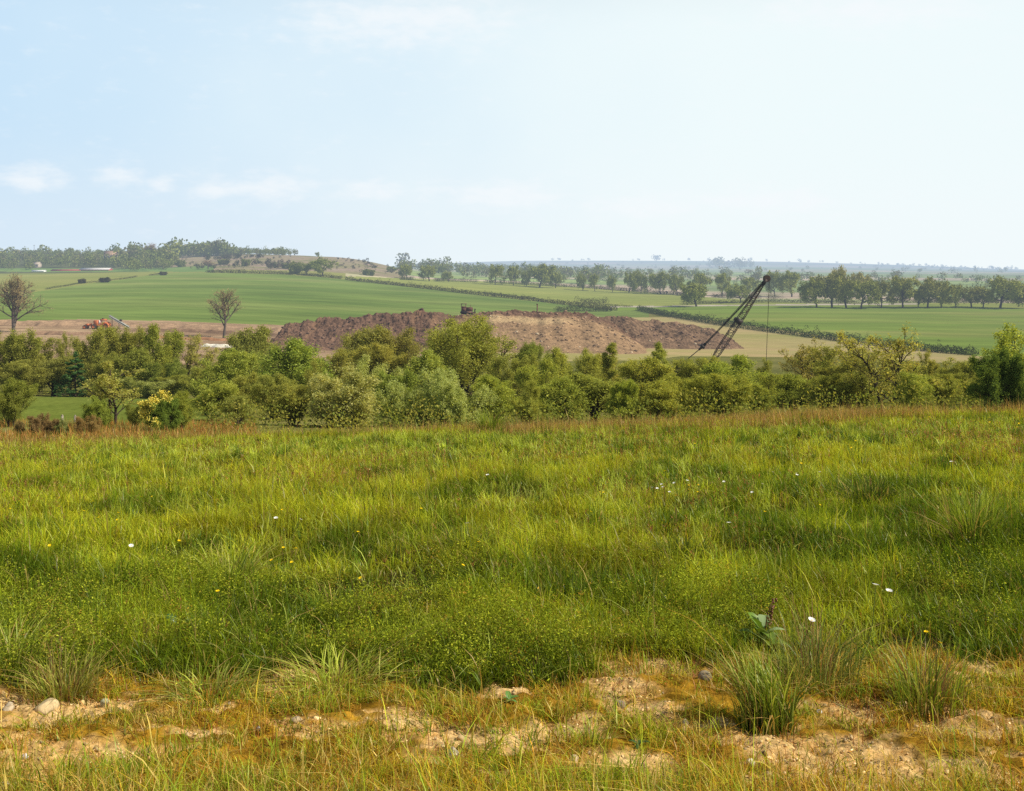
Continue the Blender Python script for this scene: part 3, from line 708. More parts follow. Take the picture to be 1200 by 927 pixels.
M_FLOWER = leaf_mat('flower', .2, .02, tint=False)
def flower_mesh(name, petals, r, col, eye, h):
    S = MB(); S.tube([(0, 0, 0), (.01, 0, h * .5), (0, .005, h)], .002, .0015, 4, (.1, .14, .03), cap=False)
    for k in range(petals):
        a = 2 * math.pi * k / petals; ca, sa = math.cos(a), math.sin(a); w = 2.6 * r / petals * 1.2
        z = h + .002
        S.add([(ca * r * .15, sa * r * .15, z), (ca * r * .65 - sa * w, sa * r * .65 + ca * w, z + r * .22), (ca * r, sa * r, z + r * .35), (ca * r * .65 + sa * w, sa * r * .65 - ca * w, z + r * .22)], f4=[(0, 1, 2, 3)], c=col)
    th = np.arange(8) * math.pi / 4
    S.add(np.concatenate([[[0, 0, h + r * .28]], np.stack([np.cos(th) * r * .28, np.sin(th) * r * .28, np.full(8, h + r * .12)], 1)]), f3=[(0, 1 + i, 1 + (i + 1) % 8) for i in range(8)], c=eye)
    V = np.concatenate(S.v); C = np.concatenate(S.c)
    return mesh_np(name, V, [np.concatenate(S.f4), np.concatenate(S.f3)], M_FLOWER, C)
DAISY = flower_mesh('daisy', 10, .019, (.88, .88, .86), (.7, .5, .05), .36)
BUTTER = flower_mesh('buttercup', 5, .017, (.95, .66, .01), (.6, .42, .01), .40)
ORDW = ['first', 'second', 'third', 'fourth', 'fifth', 'sixth', 'seventh', 'eighth', 'ninth', 'tenth', 'eleventh', 'twelfth', 'thirteenth', 'fourteenth', 'fifteenth', 'sixteenth', 'seventeenth', 'eighteenth', 'nineteenth', 'twentieth']
def flower(me, px, py, label, group, s=1.0, sink=0.0):
    h = .36 if me is DAISY else .40
    # stalk foot sits where the head shows at px,py
    d = np.linspace(4, 34, 1200); X = (px - 600) / F * d; y = HY - F * (gz(X, d) + h * s) / d
    k = np.nonzero(y <= py)[0]; dd = d[k[0]] if len(k) else 30
    P = G(px, dd)
    o = obj(me.name, me, loc=(P[0], P[1], P[2] - .01)); o.scale = (s * max(1, dd / 13), s * max(1, dd / 13), s); o.rotation_euler = (random.uniform(-.5, .1), random.uniform(-.35, .35), random.uniform(0, 6))
    return tag(o, label, 'flower', group)
DD = [(1015, 686, 'small white flower left of the largest white flower in the lower right meadow'), (1030, 685, 'largest white flower in the lower right meadow'),
 (924, 710, 'single white flower beside the dock plant'), (324, 601, 'single white flower left of the middle of the meadow'), (146, 626, 'single white flower in the left meadow'),
 (325, 603, 'white flower just under the single flower left of the middle'), (858, 613, 'small white flower low in the right middle meadow'), (555, 612, 'lone white flower at the centre of the meadow'),
 (194, 530, 'white flower high on the left meadow'), (945, 532, 'white flower high on the right meadow'), (576, 554, 'faint white flower near the centre high on the meadow'), (1118, 540, 'lone white flower at the upper right of the meadow')]
for x, y, l in DD: flower(DAISY, x, y, l, 'white flowers in the meadow', 1.15)
for x, y in [(768, 567), (778, 566), (784, 571), (789, 568), (797, 561), (801, 560), (785, 575), (770, 571), (818, 558), (849, 561), (882, 564), (886, 571), (914, 552), (927, 553), (936, 554), (964, 553), (775, 574)]:
    flower(DAISY, x, y, 'white flower in the loose drift across the right middle meadow', 'drift of white flowers in the right meadow', 1.0)
for k in range(70):
    cx, cy, sx, sy, lab, grp = [(100, 590, 60, 16, 'yellow buttercup in the drift on the left meadow', 'buttercups on the left meadow'), (790, 572, 60, 14, 'yellow buttercup among the white flowers in the right meadow', 'buttercups among the white flowers'), (955, 523, 40, 9, 'yellow buttercup high on the right meadow', 'buttercups high on the right meadow'), (1115, 490, 50, 7, 'yellow buttercup near the brow at the right', 'buttercups by the right brow'), (380, 640, 110, 30, 'yellow buttercup scattered in the central meadow', 'buttercups in the central meadow')][k % 5]
    flower(BUTTER, float(np.clip(rng.normal(cx, sx), 5, 1195)), rng.normal(cy, sy), lab, grp, .85)
flower(BUTTER, 1085, 737, 'upper of two yellow buttercups in the lower right grass', 'pair of buttercups in the lower right grass', .8)
flower(BUTTER, 1081, 750, 'lower of two yellow buttercups in the lower right grass', 'pair of buttercups in the lower right grass', .8)

# ------------------------------------------------------------------ trees
LEAFN = 1.22
class TreeB:
    def __init__(s, seed): s.g = np.random.default_rng(seed); s.b = MB(); s.lc = []; s.lw = []
def grow(T, p, d, L, r, lvl, K):
    g = T.g; n = K['seg'][lvl]; pts = [p]; q = p.copy(); d = d / np.linalg.norm(d)
    for i in range(n):
        d = d + g.normal(0, K['wander'][lvl], 3); d[2] += K['up'][lvl]; d = d / np.linalg.norm(d); q = q + d * L / n; pts.append(q)
    pts = np.array(pts)
    T.b.tube(pts, r, max(r * (.45 if lvl < K['max'] else .3), .002), K['sides'][lvl], cap=False)
    if lvl == K['max']:
        m = K['leaves'] * LEAFN; m = max(0, int(g.poisson(m)))
        if m:
            t = g.uniform(.15, 1.08, m) * n; i = np.clip(t.astype(int), 0, n - 1)
            c = pts[i] + (pts[i + 1] - pts[i]) * (t - i)[:, None] + g.normal(0, K['spread'] * .76, (m, 3))
            T.lc.append(c); T.lw.append(np.full(m, g.normal(0, 1)))
        return
    nc = K['n'][lvl]; ph = g.uniform(0, 6.28)
    for k in range(nc):
        t = K['t0'][lvl] + (1 - K['t0'][lvl]) * ((k + g.uniform(.2, .9)) / nc); t = min(t, .999) * n; i = int(t)
        pp = pts[i] + (pts[i + 1] - pts[i]) * (t - i); dd = pts[i + 1] - pts[i]; dd = dd / np.linalg.norm(dd)
        ang = K['ang'][lvl] * g.uniform(.7, 1.25); az = ph + k * 2.399 + g.normal(0, .3)
        a = np.cross(dd, [0, 0, 1.0] if abs(dd[2]) < .95 else [1.0, 0, 0]); a /= np.linalg.norm(a); b = np.cross(dd, a)
        nd = dd * math.cos(ang) + (a * math.cos(az) + b * math.sin(az)) * math.sin(ang)
        fr = t / n
        sh = K['shape'](fr) if lvl == 0 else 1 - .35 * fr
        grow(T, pp, nd, L * K['lr'][lvl] * sh * (g.uniform(.65, 1.2) if lvl < 2 else g.uniform(.75, 1.2)), r * K['rr'][lvl] * (1 - .4 * fr), lvl + 1, K)
    grow(T, pts[-1], d, L * K['lr'][lvl] * .42, r * .45, lvl + 1, K)

PROTO = {}
TB = (1.86, 1.80, 1.90)
def make_tree(kind, seed, K, stems, leafsize, cols, leafmat, barkmat, base_h=6.0, wr=.6, upn=.5):
    """unit tree: normalised to height 1 and width 1"""
    T = TreeB(seed); g = T.g
    for s in range(stems):
        a = g.uniform(0, 6.28); tilt = K['tilt'] * (g.uniform(.5, 1.3) if stems > 1 else g.uniform(0, .6))
        d = np.array([math.cos(a) * math.sin(tilt), math.sin(a) * math.sin(tilt), math.cos(tilt)])
        grow(T, np.array([g.normal(0, .12) if stems > 1 else 0, g.normal(0, .12) if stems > 1 else 0, -.3]), d, K['L'] * (1 if stems == 1 else g.uniform(.7, 1.1)), K['r'], 0, K)
    BV = np.concatenate(T.b.v)
    if T.lc:
        C = np.concatenate(T.lc); wv = np.concatenate(T.lw); n = len(C)
    else: C = BV[BV[:, 2] > np.percentile(BV[:, 2], 60)]; n = 0
    h = np.percentile(C[:, 2], 99.3); w = 2 * np.percentile(np.hypot(C[:, 0], C[:, 1]), 95)
    cen = np.array([np.median(C[:, 0]), np.median(C[:, 1]), 0]) * 0
    sc = np.array([1 / w, 1 / w, 1 / h])
    bme = mesh_np('trunk', BV * sc, [np.concatenate(T.b.f4)], barkmat, smooth=True)
    lme = None
    if n:
        a, b = leaf_axes(n, upn, g)
        V, q = leaf_quads(C, a, b, leafsize * .84 * np.exp(g.normal(0, .25, n)), wr)
        pal = np.array(cols); idx = np.clip(((wv * .28 + .5 + g.normal(0, .16, n)) * len(cols)).astype(int), 0, len(cols) - 1)
        c = pal[idx] * np.exp(g.normal(0, .10, (n, 1)))
        lme = mesh_np('crown', V * sc, [q], leafmat, np.repeat(c, 4, 0))
    PROTO.setdefault(kind, []).append((bme, lme))

def plant(kind, px, ytop, wpx, d, label, cat='tree', name='scrub_tree', group=None, tint=(1, 1, 1), var=None, ybase=None, rot=None, parts=True, sink=0.0):
    if kind == 'oak': wpx *= 1.06; ytop += 2.6
    P = G(px, d); m = d / F
    if ybase is not None: P[2] = min(P[2], HY * 0 + -(ybase - HY) * m) if abs(-(ybase - HY) * m - P[2]) < 2.5 else P[2]
    H = max(.5, -(ytop - HY) * m - P[2]); W = wpx * m
    v = PROTO[kind][(var if var is not None else random.randrange(99)) % len(PROTO[kind])]
    root = empty(name, P, random.uniform(0, 6.28) if rot is None else rot); root.scale = (W, W, H)
    tag(root, label, cat, group)
    t = obj('trunk', v[0], root)
    if v[1] is not None:
        root.scale = (W, W * random.uniform(.85, 1.1), H)
        c = obj('crown', v[1], root); e = .7 if kind in ('upright', 'round', 'leafing', 'willow', 'thin', 'open', 'slim') else 1.0; c.color = (tint[0] ** e * TB[0], tint[1] ** e * TB[1], tint[2] ** e * TB[2], 1)
    return root

dome = lambda f: 1.05 - .55 * f
flatw = lambda f: .8 + .2 * f
OL = [(.150, .165, .036), (.190, .202, .042), (.225, .232, .050), (.265, .262, .058)]
GR = [(.140, .170, .034), (.180, .208, .040), (.218, .240, .048), (.262, .275, .064)]
GY = [(.200, .215, .070), (.250, .265, .090), (.300, .305, .110), (.350, .340, .140)]
DKG = [(.070, .095, .022), (.098, .130, .030), (.132, .165, .036)]
YB = [(.178, .182, .046), (.218, .217, .053), (.255, .248, .060), (.185, .195, .044)]
BZ = [(.230, .210, .055), (.280, .265, .070), (.220, .235, .050), (.330, .320, .100)]

def K(L=3, r=.08, n=(7, 5, 5), lr=(.55, .5, .5), ang=(.7, .7, .7), up=(.05, .06, .05), wander=(.08, .14, .2), leaves=20, spread=.07, t0=(.25, .3, .25), rr=(.55, .5, .5), shape=dome, tilt=.1, seg=(6, 4, 3, 2), sides=(7, 5, 4, 3), mx=3):
    return dict(L=L, r=r, n=n, lr=lr, ang=ang, up=list(up) + [.02], wander=list(wander) + [.25], leaves=leaves, spread=spread, t0=t0, rr=rr, shape=shape, tilt=tilt, seg=seg, sides=sides, max=mx)
for s in range(4):   # upright many-stemmed scrub
    make_tree('upright', 100 + s, K(L=3.6, r=.05, n=(9, 6, 4), ang=(.34, .45, .55), up=(.04, .14, .12), leaves=13, spread=.13, t0=(.10, .15, .2), tilt=.30, shape=lambda f: .95 - .40 * f), 8, .088, OL, M_LEAF, M_BARK)
for s in range(4):   # rounded green tree
    make_tree('round', 200 + s, K(L=3.4, r=.09, n=(15, 7, 5), ang=(.75, .65, .65), up=(.03, .10, .08), wander=(.08, .16, .2), leaves=15, spread=.15, t0=(.12, .2, .2), tilt=.25), 2, .095, GR, M_LEAF, M_BARK)
for s in range(3):   # grey-green willow bush, wide and low
    make_tree('willow', 300 + s, K(L=2.4, r=.05, n=(10, 7, 4), ang=(.6, .6, .6), up=(.03, .10, .10), leaves=15, spread=.13, t0=(.08, .15, .2), tilt=.65, shape=lambda f: .9 - .3 * f), 8, .085, GY, M_LEAF, M_BARK)
for s in range(2):   # large open crowned tree with visible limbs
    make_tree('open', 400 + s, K(L=3.2, r=.13, n=(9, 8, 6), lr=(.75, .5, .45), ang=(.75, .7, .7), up=(.03, .05, -.02), leaves=27, spread=.16, t0=(.18, .3, .2), tilt=.25, shape=lambda f: 1.0 - .25 * f), 3, .088, OL, M_LEAF, M_BARK)
for s in range(3):   # thin young tree just in leaf
    make_tree('thin', 500 + s, K(L=3.6, r=.07, n=(9, 5, 4), ang=(.6, .6, .6), up=(.04, .10, .06), leaves=8, spread=.10, t0=(.25, .25, .2), tilt=.12, shape=lambda f: .95 - .45 * f), 2, .085, BZ, M_LEAF, M_BARK)
for s in range(2):   # yellow-brown oak scrub just leafing
    make_tree('leafing', 600 + s, K(L=3.2, r=.08, n=(11, 7, 5), ang=(.6, .6, .6), up=(.03, .12, .10), leaves=12, spread=.14, t0=(.22, .25, .2), tilt=.2), 3, .085, YB, M_LEAF, M_BARK)
for s in range(2):   # dense dark bush
    make_tree('dark', 700 + s, K(L=2.6, r=.07, n=(12, 8, 5), ang=(.85, .7, .7), leaves=20, spread=.12, t0=(.08, .15, .2), tilt=.35), 3, .085, DKG, M_LEAF, M_BARK)
for s in range(2):   # slim leader
    make_tree('slim', 800 + s, K(L=5, r=.06, n=(20, 5, 3), lr=(.22, .5, .5), ang=(.75, .6, .6), up=(.02, .10, .06), leaves=22, spread=.10, t0=(.12, .2, .2), tilt=.05, shape=lambda f: 1.15 - .8 * f), 1, .088, GR, M_LEAF, M_BARK)
for s in range(2):   # spreading half-leafed tree
    make_tree('sparse', 540 + s, K(L=3.0, r=.075, n=(10, 6, 5), lr=(.62, .5, .5), ang=(.8, .7, .6), up=(.03, .08, .04), leaves=6, spread=.10, t0=(.22, .25, .2), tilt=.18, shape=lambda f: 1.0 - .25 * f), 2, .10, BZ, M_LEAF, M_BARK)
for s in range(2):   # pale young tree
    make_tree('pale', 860 + s, K(L=4, r=.06, n=(9, 6, 4), ang=(.5, .55, .6), up=(.04, .12, .08), leaves=6, spread=.14, t0=(.15, .2, .2), tilt=.2, shape=lambda f: .95 - .4 * f), 4, .125, GR, M_LEAF, M_BARK)
for s in range(1):   # spruce-like layered
    make_tree('layered', 900 + s, K(L=5, r=.08, n=(44, 7, 3), lr=(.34, .32, .5), ang=(1.45, .8, .5), up=(.05, .02, .01), wander=(.02, .05, .1), leaves=15, spread=.045, t0=(.05, .15, .2), tilt=.02, shape=lambda f: 1.1 - .95 * f), 1, .12, [(.045, .095, .030), (.065, .135, .042), (.110, .200, .06)], M_LEAF, M_BARK, upn=1.6)
for s in range(2):   # leafless tree
    make_tree('bare', 950 + s, K(L=7, r=.22, n=(11, 9, 8), lr=(.66, .5, .5), ang=(.66, .70, .65), up=(.03, .07, .05), wander=(.06, .12, .16), leaves=1.6, spread=.3, t0=(.30, .3, .3), tilt=.08, rr=(.6, .55, .5), sides=(8, 6, 4, 3), shape=lambda f: 1.0 - .3 * f), 1 + (s == 0), .22, [(.20, .17, .09), (.25, .21, .11)], M_LEAF, M_BAREBARK, wr=.5)
for s in range(10):   # field oak, seen far off
    make_tree('oak', 1000 + s, K(L=5.2, r=.30, n=(9, 6, 5), lr=(.95, .52, .5), ang=(1.0, .8, .7), up=(.02, .04, .01), wander=(.10, .2, .25), leaves=8, spread=.5, t0=(.30, .25, .2), tilt=.16, shape=lambda f: 1.0 - .12 * f), 1, .60, [(.100, .115, .028), (.138, .152, .036), (.180, .192, .046)], M_FARLEAF, M_OAKBARK)
for s in range(2):   # far bushes
    make_tree('farbush', 1100 + s, K(L=4, r=.12, n=(8, 6, 4), ang=(.9, .7, .7), leaves=9, spread=.35, t0=(.05, .15, .2), tilt=.5), 4, .6, [(.10, .11, .03), (.15, .15, .04)], M_FARLEAF, M_OAKBARK)

KINDW = {'upright': 'olive many-stemmed scrub tree', 'round': 'rounded green scrub tree', 'willow': 'grey-green willow bush', 'open': 'open-crowned tree', 'thin': 'thin half-leafed young tree',
         'leafing': 'yellow-brown tree coming into leaf', 'dark': 'dark green dense bush', 'slim': 'slim upright green tree', 'layered': 'dark layered conifer'}
def landmark(x):
    for lim, s in ((30, 'under the bare tree at the left'), (70, 'left of the orange machine'), (112, 'under the orange machine'), (150, 'under the grey conveyor'), (195, 'right of the grey conveyor'), (232, 'left of the slim bare tree'),
                   (275, 'under the slim bare tree'), (318, 'right of the slim bare tree'), (365, 'under the dark left end of the spoil heap'), (420, 'under the dark slope left on the heap'), (470, 'under the dark middle of the heap'),
                   (520, 'left of the bulldozer'), (570, 'under the bulldozer'), (620, 'right of the bulldozer'), (665, 'under the tan face of the heap'), (710, 'under the right end of the tan face'), (750, 'under the low right tail of the heap'),
                   (800, 'left of the crane boom'), (845, 'at the foot of the crane boom'), (885, 'left of the hanging crane rope'), (925, 'right of the hanging crane rope'), (965, 'under the hedge right of the crane'), (1010, 'left of the tall thin tree'),
                   (1060, 'around the tall thin tree'), (1105, 'right of the tall thin tree'), (1160, 'under the right end of the long hedge'), (9999, 'at the right edge')):
        if x < lim: return s
SCRUB = [  # px, top row, width px, distance, kind, tint, label or None
 (8, 388, 64, 118, 'upright', (.9, .95, .8), None), (46, 398, 52, 121, 'upright', (1, 1, 1), None), (82, 394, 54, 122, 'upright', (1, 1, 1), None), (112, 387, 50, 114, 'upright', (1.05, 1.05, 1), None),
 (145, 385, 56, 116, 'upright', (1, 1, .9), None), (183, 382, 54, 113, 'round', (1, 1, .8), None), (214, 393, 40, 119, 'thin', (1, 1, 1), None),
 (30, 424, 60, 108, 'upright', (.85, .85, .8), None), (62, 420, 46, 109, 'leafing', (.8, .85, .8), None), (88, 414, 44, 107, 'layered', (1, 1, 1), 'dark green layered conifer in front of the scrub at the left'),
 (122, 415, 52, 109, 'upright', (.85, .9, .8), None), (160, 412, 52, 108, 'round', (.85, .85, .8), None), (198, 424, 44, 107, 'dark', (1.5, 1.4, 1.2), None), (140, 440, 48, 107, 'round', (.8, .8, .7), None), (172, 443, 60, 105, 'willow', (.75, .85, .6), None), (215, 440, 50, 106, 'round', (1, .95, .8), None),
 (-25, 410, 60, 110, 'upright', (.9, .9, .8), None),
 (290, 385, 50, 125, 'leafing', (.8, .9, .8), None), (240, 408, 42, 118, 'thin', (1, 1, 1), None), (235, 430, 50, 96, 'upright', (1, 1.05, .9), None), (268, 412, 54, 90, 'round', (1.15, 1.2, 1), None), (318, 408, 50, 102, 'round', (.9, .95, .9), None), (352, 400, 78, 88, 'round', (.85, 1, .8), 'dense dark green tree in front of the dark left end of the heap'),
 (395, 412, 50, 108, 'upright', (1.1, 1.05, 1), None), (424, 385, 58, 112, 'leafing', (1, 1, 1), None), (478, 388, 66, 112, 'leafing', (.9, .85, .9), None), (453, 405, 56, 100, 'upright', (1.15, 1.05, 1), None),
 (550, 375, 106, 98, 'open', (1.0, 1.05, .9), 'largest tree of the scrub belt, round crown on dark limbs below the bulldozer'), (505, 412, 56, 90, 'round', (1.1, 1.15, 1), None), (600, 418, 52, 88, 'upright', (1, 1.05, .9), None),
 (622, 404, 40, 98, 'open', (.75, .9, .8), None), (655, 410, 46, 104, 'round', (1.1, 1.05, .8), None), (690, 412, 56, 84, 'leafing', (1.05, 1.15, .9), None), (728, 402, 46, 88, 'slim', (1, .95, .9), None), (712, 418, 48, 92, 'upright', (1.1, 1, .9), None),
 (775, 404, 36, 88, 'slim', (1, 1, 1), None), (757, 420, 58, 82, 'round', (1.25, 1.15, .9), None), (800, 424, 52, 84, 'upright', (1, 1.05, .9), None), (640, 424, 60, 78, 'round', (1.15, 1.15, .9), None),
 (832, 420, 56, 84, 'upright', (1.05, 1.1, .9), None), (868, 420, 78, 78, 'round', (1.05, 1.15, .9), None), (902, 424, 56, 82, 'upright', (1, 1.05, .9), None), (945, 400, 66, 84, 'sparse', (.9, .85, .9), 'thin bronze tree half in leaf right of the crane rope'),
 (985, 408, 58, 80, 'upright', (1, 1, .9), None), (965, 416, 54, 88, 'round', (.9, .95, .8), None), (1010, 412, 50, 76, 'thin', (1, 1.05, .9), None), (1037, 386, 96, 60, 'sparse', (1, 1, .9), 'tallest thin tree with dark forked trunk and bronze leaves at the right'),
 (1080, 414, 56, 72, 'upright', (1, .95, .9), None), (1112, 420, 56, 78, 'thin', (.9, 1, .9), None), (1138, 424, 60, 76, 'upright', (.9, .95, .9), None), (1060, 424, 60, 82, 'round', (1, 1, .9), None),
 # front rank
 (252, 448, 56, 66, 'round', (1.15, 1.15, .9), None), (285, 440, 54, 74, 'upright', (1.1, 1.1, 1), None), (320, 440, 56, 70, 'upright', (.9, .95, .9), None), (346, 452, 56, 60, 'upright', (1, 1, .9), None), (278, 466, 54, 56, 'leafing', (.85, .95, .8), None),
 (405, 436, 104, 59, 'willow', (1.0, 1.0, .85), 'broad grey-green willow bush at the meadow edge below the dark slope'), (465, 438, 62, 66, 'dark', (1.7, 1.6, 1.3), None), (500, 436, 78, 62, 'willow', (.85, 1, .75), None), (536, 446, 70, 57, 'willow', (.9, 1.05, .8), None), (375, 425, 60, 76, 'upright', (1, 1, .9), None),
 (440, 424, 60, 80, 'willow', (.9, 1, .7), None), (580, 442, 62, 62, 'round', (1.05, 1.1, .8), None), (618, 448, 58, 58, 'upright', (1, 1.05, .8), None), (655, 445, 58, 60, 'round', (1.0, 1.05, .8), None), (698, 440, 62, 62, 'leafing', (.95, 1.1, .8), None), (735, 448, 50, 58, 'dark', (2.0, 1.8, 1.2), None), (770, 448, 60, 58, 'round', (1.2, 1.1, .8), None),
 (810, 440, 58, 62, 'upright', (1.05, 1.1, .8), None), (850, 440, 64, 58, 'upright', (1.1, 1.15, .8), None), (893, 440, 60, 62, 'upright', (1, 1.1, .8), None), (930, 440, 56, 64, 'round', (.9, .95, .8), None), (968, 440, 56, 62, 'upright', (.9, .95, .8), None), (1003, 440, 50, 62, 'upright', (.9, .95, .8), None), (1072, 436, 60, 58, 'round', (1.05, 1.1, .9), None), (1105, 440, 54, 62, 'upright', (.9, .95, .8), None), (1140, 438, 50, 64, 'upright', (.9, .95, .85), None),
 (1174, 415, 66, 47, 'dark', (.9, 1, .9), 'very dark dense bush in front of the pale young tree at the right edge'), (1216, 414, 60, 48, 'dark', (1, 1, .9), 'dark dense bush cut by the right edge'), (1184, 384, 54, 49, 'pale', (1.15, 1.2, 1.0), 'pale yellow-green young tree rising behind dark bushes at the right edge'),
 # left foreground singles
 (14, 447, 46, 54, 'upright', (.75, .85, .7), 'dark many-stemmed bush standing alone at the left edge of the pasture'), (129, 424, 60, 56, 'thin', (1, 1.05, .9), 'small sparse tree with a slender trunk in front of the pasture'), (116, 466, 34, 53, 'dark', (1.7, 1.6, 1.2), 'small dark green bush at the foot of the sparse tree'), (158, 474, 26, 53, 'upright', (.8, .9, .8), 'small rounded bush between the sparse tree and the blossoming hawthorn'),
 (212, 462, 40, 50, 'round', (.85, .85, .6), 'green bush close right of the blossoming hawthorn'),
]
seen = {}
def unique(lab):
    seen[lab] = seen.get(lab, 0) + 1
    return lab
rows = []
for (x, yt, w, d, kd, tint, lab) in SCRUB:
    if lab is None:
        rk = 'front-rank' if d < 64 else ('mid-rank' if d < 92 else 'back-rank')
        lab = f"{rk} {KINDW[kd]} {landmark(x)}"
        if seen.get(lab): lab = 'smaller ' + lab
        unique(lab)
    nm = {'willow': 'willow_bush', 'dark': 'dark_bush', 'layered': 'conifer_tree'}.get(kd, 'scrub_tree')
    plant(kd, x, yt, w * 1.12, d, lab, 'bush' if kd in ('willow', 'dark') else 'tree', nm, 'scrub trees and bushes in the valley belt', tint)

# hawthorn in blossom
def hawthorn():
    o = plant('dark', 194, 463, 46, 49, 'rounded hawthorn bush covered in creamy yellow blossom at the meadow edge', 'bush', 'hawthorn_bush', None, (1.2, 1.3, 1.0), var=0, rot=0.6)
    o.name = 'hawthorn_bush'
    me = PROTO['dark'][0][1]; n = len(me.vertices) // 4
    co = np.zeros(len(me.vertices) * 3, np.float32); me.vertices.foreach_get('co', co); C = co.reshape(-1, 4, 3).mean(1)
    g = np.random.default_rng(5)
    ca, sa = math.cos(.6), math.sin(.6); wx = C[:, 0] * ca - C[:, 1] * sa; wy = C[:, 0] * sa + C[:, 1] * ca
    rad = np.sqrt((C[:, 0] / .5) ** 2 + (C[:, 1] / .5) ** 2 + ((C[:, 2] - .45) / .5) ** 2)
    ok = np.nonzero((rad > .80) & (C[:, 2] > .22) & (wx + .25 * (1 - C[:, 2]) < .20) & (wy < .15))[0]
    nb = 650
    pick = C[g.choice(ok, nb)]
    P = (pick[:, None] * np.array([1.05, 1.05, 1.03]) + g.normal(0, 1, (nb, 6, 3)) * np.array([.03, .03, .022])).reshape(-1, 3); m = len(P)
    a, b = leaf_axes(m, .8, g); V, q = leaf_quads(P, a, b, np.full(m, .036), .9)
    obj('blossom', mesh_np('blossom', V, [q], M_FLOWER, np.repeat(np.tile([[.80, .67, .12]], (m, 1)) * np.exp(g.normal(0, .15, (m, 1))), 4, 0)), o)
hawthorn()

# low bramble mounds on the rusty ground at the left
for (x, yt, w, c, lab) in ((50, 487, 34, (.72, .45, .6), 'red-brown bramble mound at the edge of the pasture, left one'), (102, 489, 34, (.92, .58, .6), 'orange-brown bramble mound left of the sparse tree'), (73, 492, 20, (.7, .8, .7), 'small green bramble mound between the two brown ones'), (20, 494, 20, (.75, .52, .6), 'low brown bramble by the lone bush at the left')):
    plant('willow', x, yt, w, 45, lab, 'bush', 'bramble_bush', 'bramble mounds at the left', tuple(np.array(c) * .8))

# undergrowth filling the belt
def undergrowth():
    g = rng; n0 = 1500
    D = g.uniform(47, 122, n0); px = g.uniform(-80, 1165, n0)
    ok = ~((px < 235) & (D < 107)); D, px = D[ok], px[ok]; n0 = len(D)
    X = (px - 600) / F * D; Z = gz(X, D); k = 60
    rad = g.uniform(.6, 1.3, n0); hh = g.uniform(.7, 1.9, n0)
    dirs = rand_dirs(n0 * k).reshape(n0, k, 3) * g.uniform(.55, 1, (n0, k, 1)) ** .5
    C = np.stack([X, D, Z + hh * .45], 1)[:, None] + dirs * np.stack([rad, rad, hh * .62], 1)[:, None]
    C = C.reshape(-1, 3); n = len(C); a, b = leaf_axes(n, .4)
    V, q = leaf_quads(C, a, b, g.uniform(.09, .18, n), .6)
    pal = np.array([(.24, .27, .05), (.31, .32, .06), (.21, .25, .05), (.36, .33, .07)])[g.integers(0, 4, n0)]
    c = np.repeat(pal, k, 0) * np.exp(g.normal(0, .2, (n, 1)))
    tag(obj('undergrowth', mesh_np('undergrowth', V, [q], M_LEAF, np.repeat(c, 4, 0))), 'low tangled undergrowth filling the scrub belt', 'undergrowth', kind='stuff')
undergrowth()

# bare trees on the worked ground
plant('bare', 16, 322, 58, 352, 'large bare-branched tree with forked trunk at the left edge', 'tree', 'bare_tree', None, var=0, rot=1.0)
plant('bare', 262, 339, 40, 345, 'slim bare tree standing alone in front of the crop field', 'tree', 'bare_tree', None, var=1, rot=.4)

# field trees ----------------------------------------------------------------
ROW1 = [(477, 308, 18, 905), (503, 309, 23, 895), (526, 316, 15, 895), (580, 308, 27, 880), (602, 309, 26, 880), (617, 314, 16, 880), (632, 308, 32, 870), (651, 317, 16, 870), (683, 319, 16, 850), (697, 319, 16, 850), (718, 321, 12, 840), (737, 315, 22, 830), (751, 319, 18, 830), (774, 317, 26, 820), (794, 320, 23, 815)]
for i, (x, yt, w, d) in enumerate(ROW1):
    plant('oak', x, yt, w, d, f'hedgerow oak, {ORDW[i]} from the left in the row behind the pale field', 'tree', 'oak_tree', 'oaks in the row behind the pale field', (1.0, 1.02, .95))
ROW2 = [(816, 330, 36, 640, 'spreading oak alone by the track left of the crane tip'), (868, 331, 36, 690, 'round oak on the field hedge behind the crane boom'), (822, 318, 30, 800, 'broad oak behind the lone spreading oak'), (846, 318, 26, 800, 'tall round oak behind and right of the lone spreading oak'), (878, 323, 24, 810, 'oak behind the round oak near the crane tip'), (908, 316, 20, 790, 'slender oak just right of the crane tip'), (928, 316, 34, 780, 'large full oak, second right of the crane tip')]
for (x, yt, w, d, lab) in ROW2: plant('oak', x, yt, w, d, lab, 'tree', 'oak_tree', None, (1.02, 1.05, .95))
ROW3 = [(957, 322, 30, 618), (975, 318, 36, 622), (992, 321, 26, 615), (1009, 324, 32, 612), (1033, 327, 24, 618), (1058, 321, 38, 618), (1076, 333, 16, 622), (1087, 324, 30, 620), (1103, 326, 26, 620), (1120, 330, 22, 622), (1138, 332, 28, 622), (1152, 333, 22, 622), (1172, 321, 42, 618), (1205, 330, 30, 618)]
for i, (x, yt, w, d) in enumerate(ROW3):
    plant('oak', x, yt + (2.5, 0, 1.5)[i % 3], w * 1.18, d, f'field oak, {ORDW[i]} from the left in the row above the green right field', 'tree', 'oak_tree', 'oaks in the row above the right green field', [(1.0, 1.0, .9), (.9, .85, .9), (1.1, 1.05, .9)][i % 3])
for (x, yt, w, d, tint, lab) in ((985, 311, 22, 700, (1.5, 1.25, 1.3), 'pale barely leafed tree rising behind the right oak row'), (1012, 318, 24, 700, (1.4, 1.2, 1.3), 'second pale barely leafed tree behind the right oak row')):
    plant('oak', x, yt, w, d, lab, 'tree', 'oak_tree', None, tint)
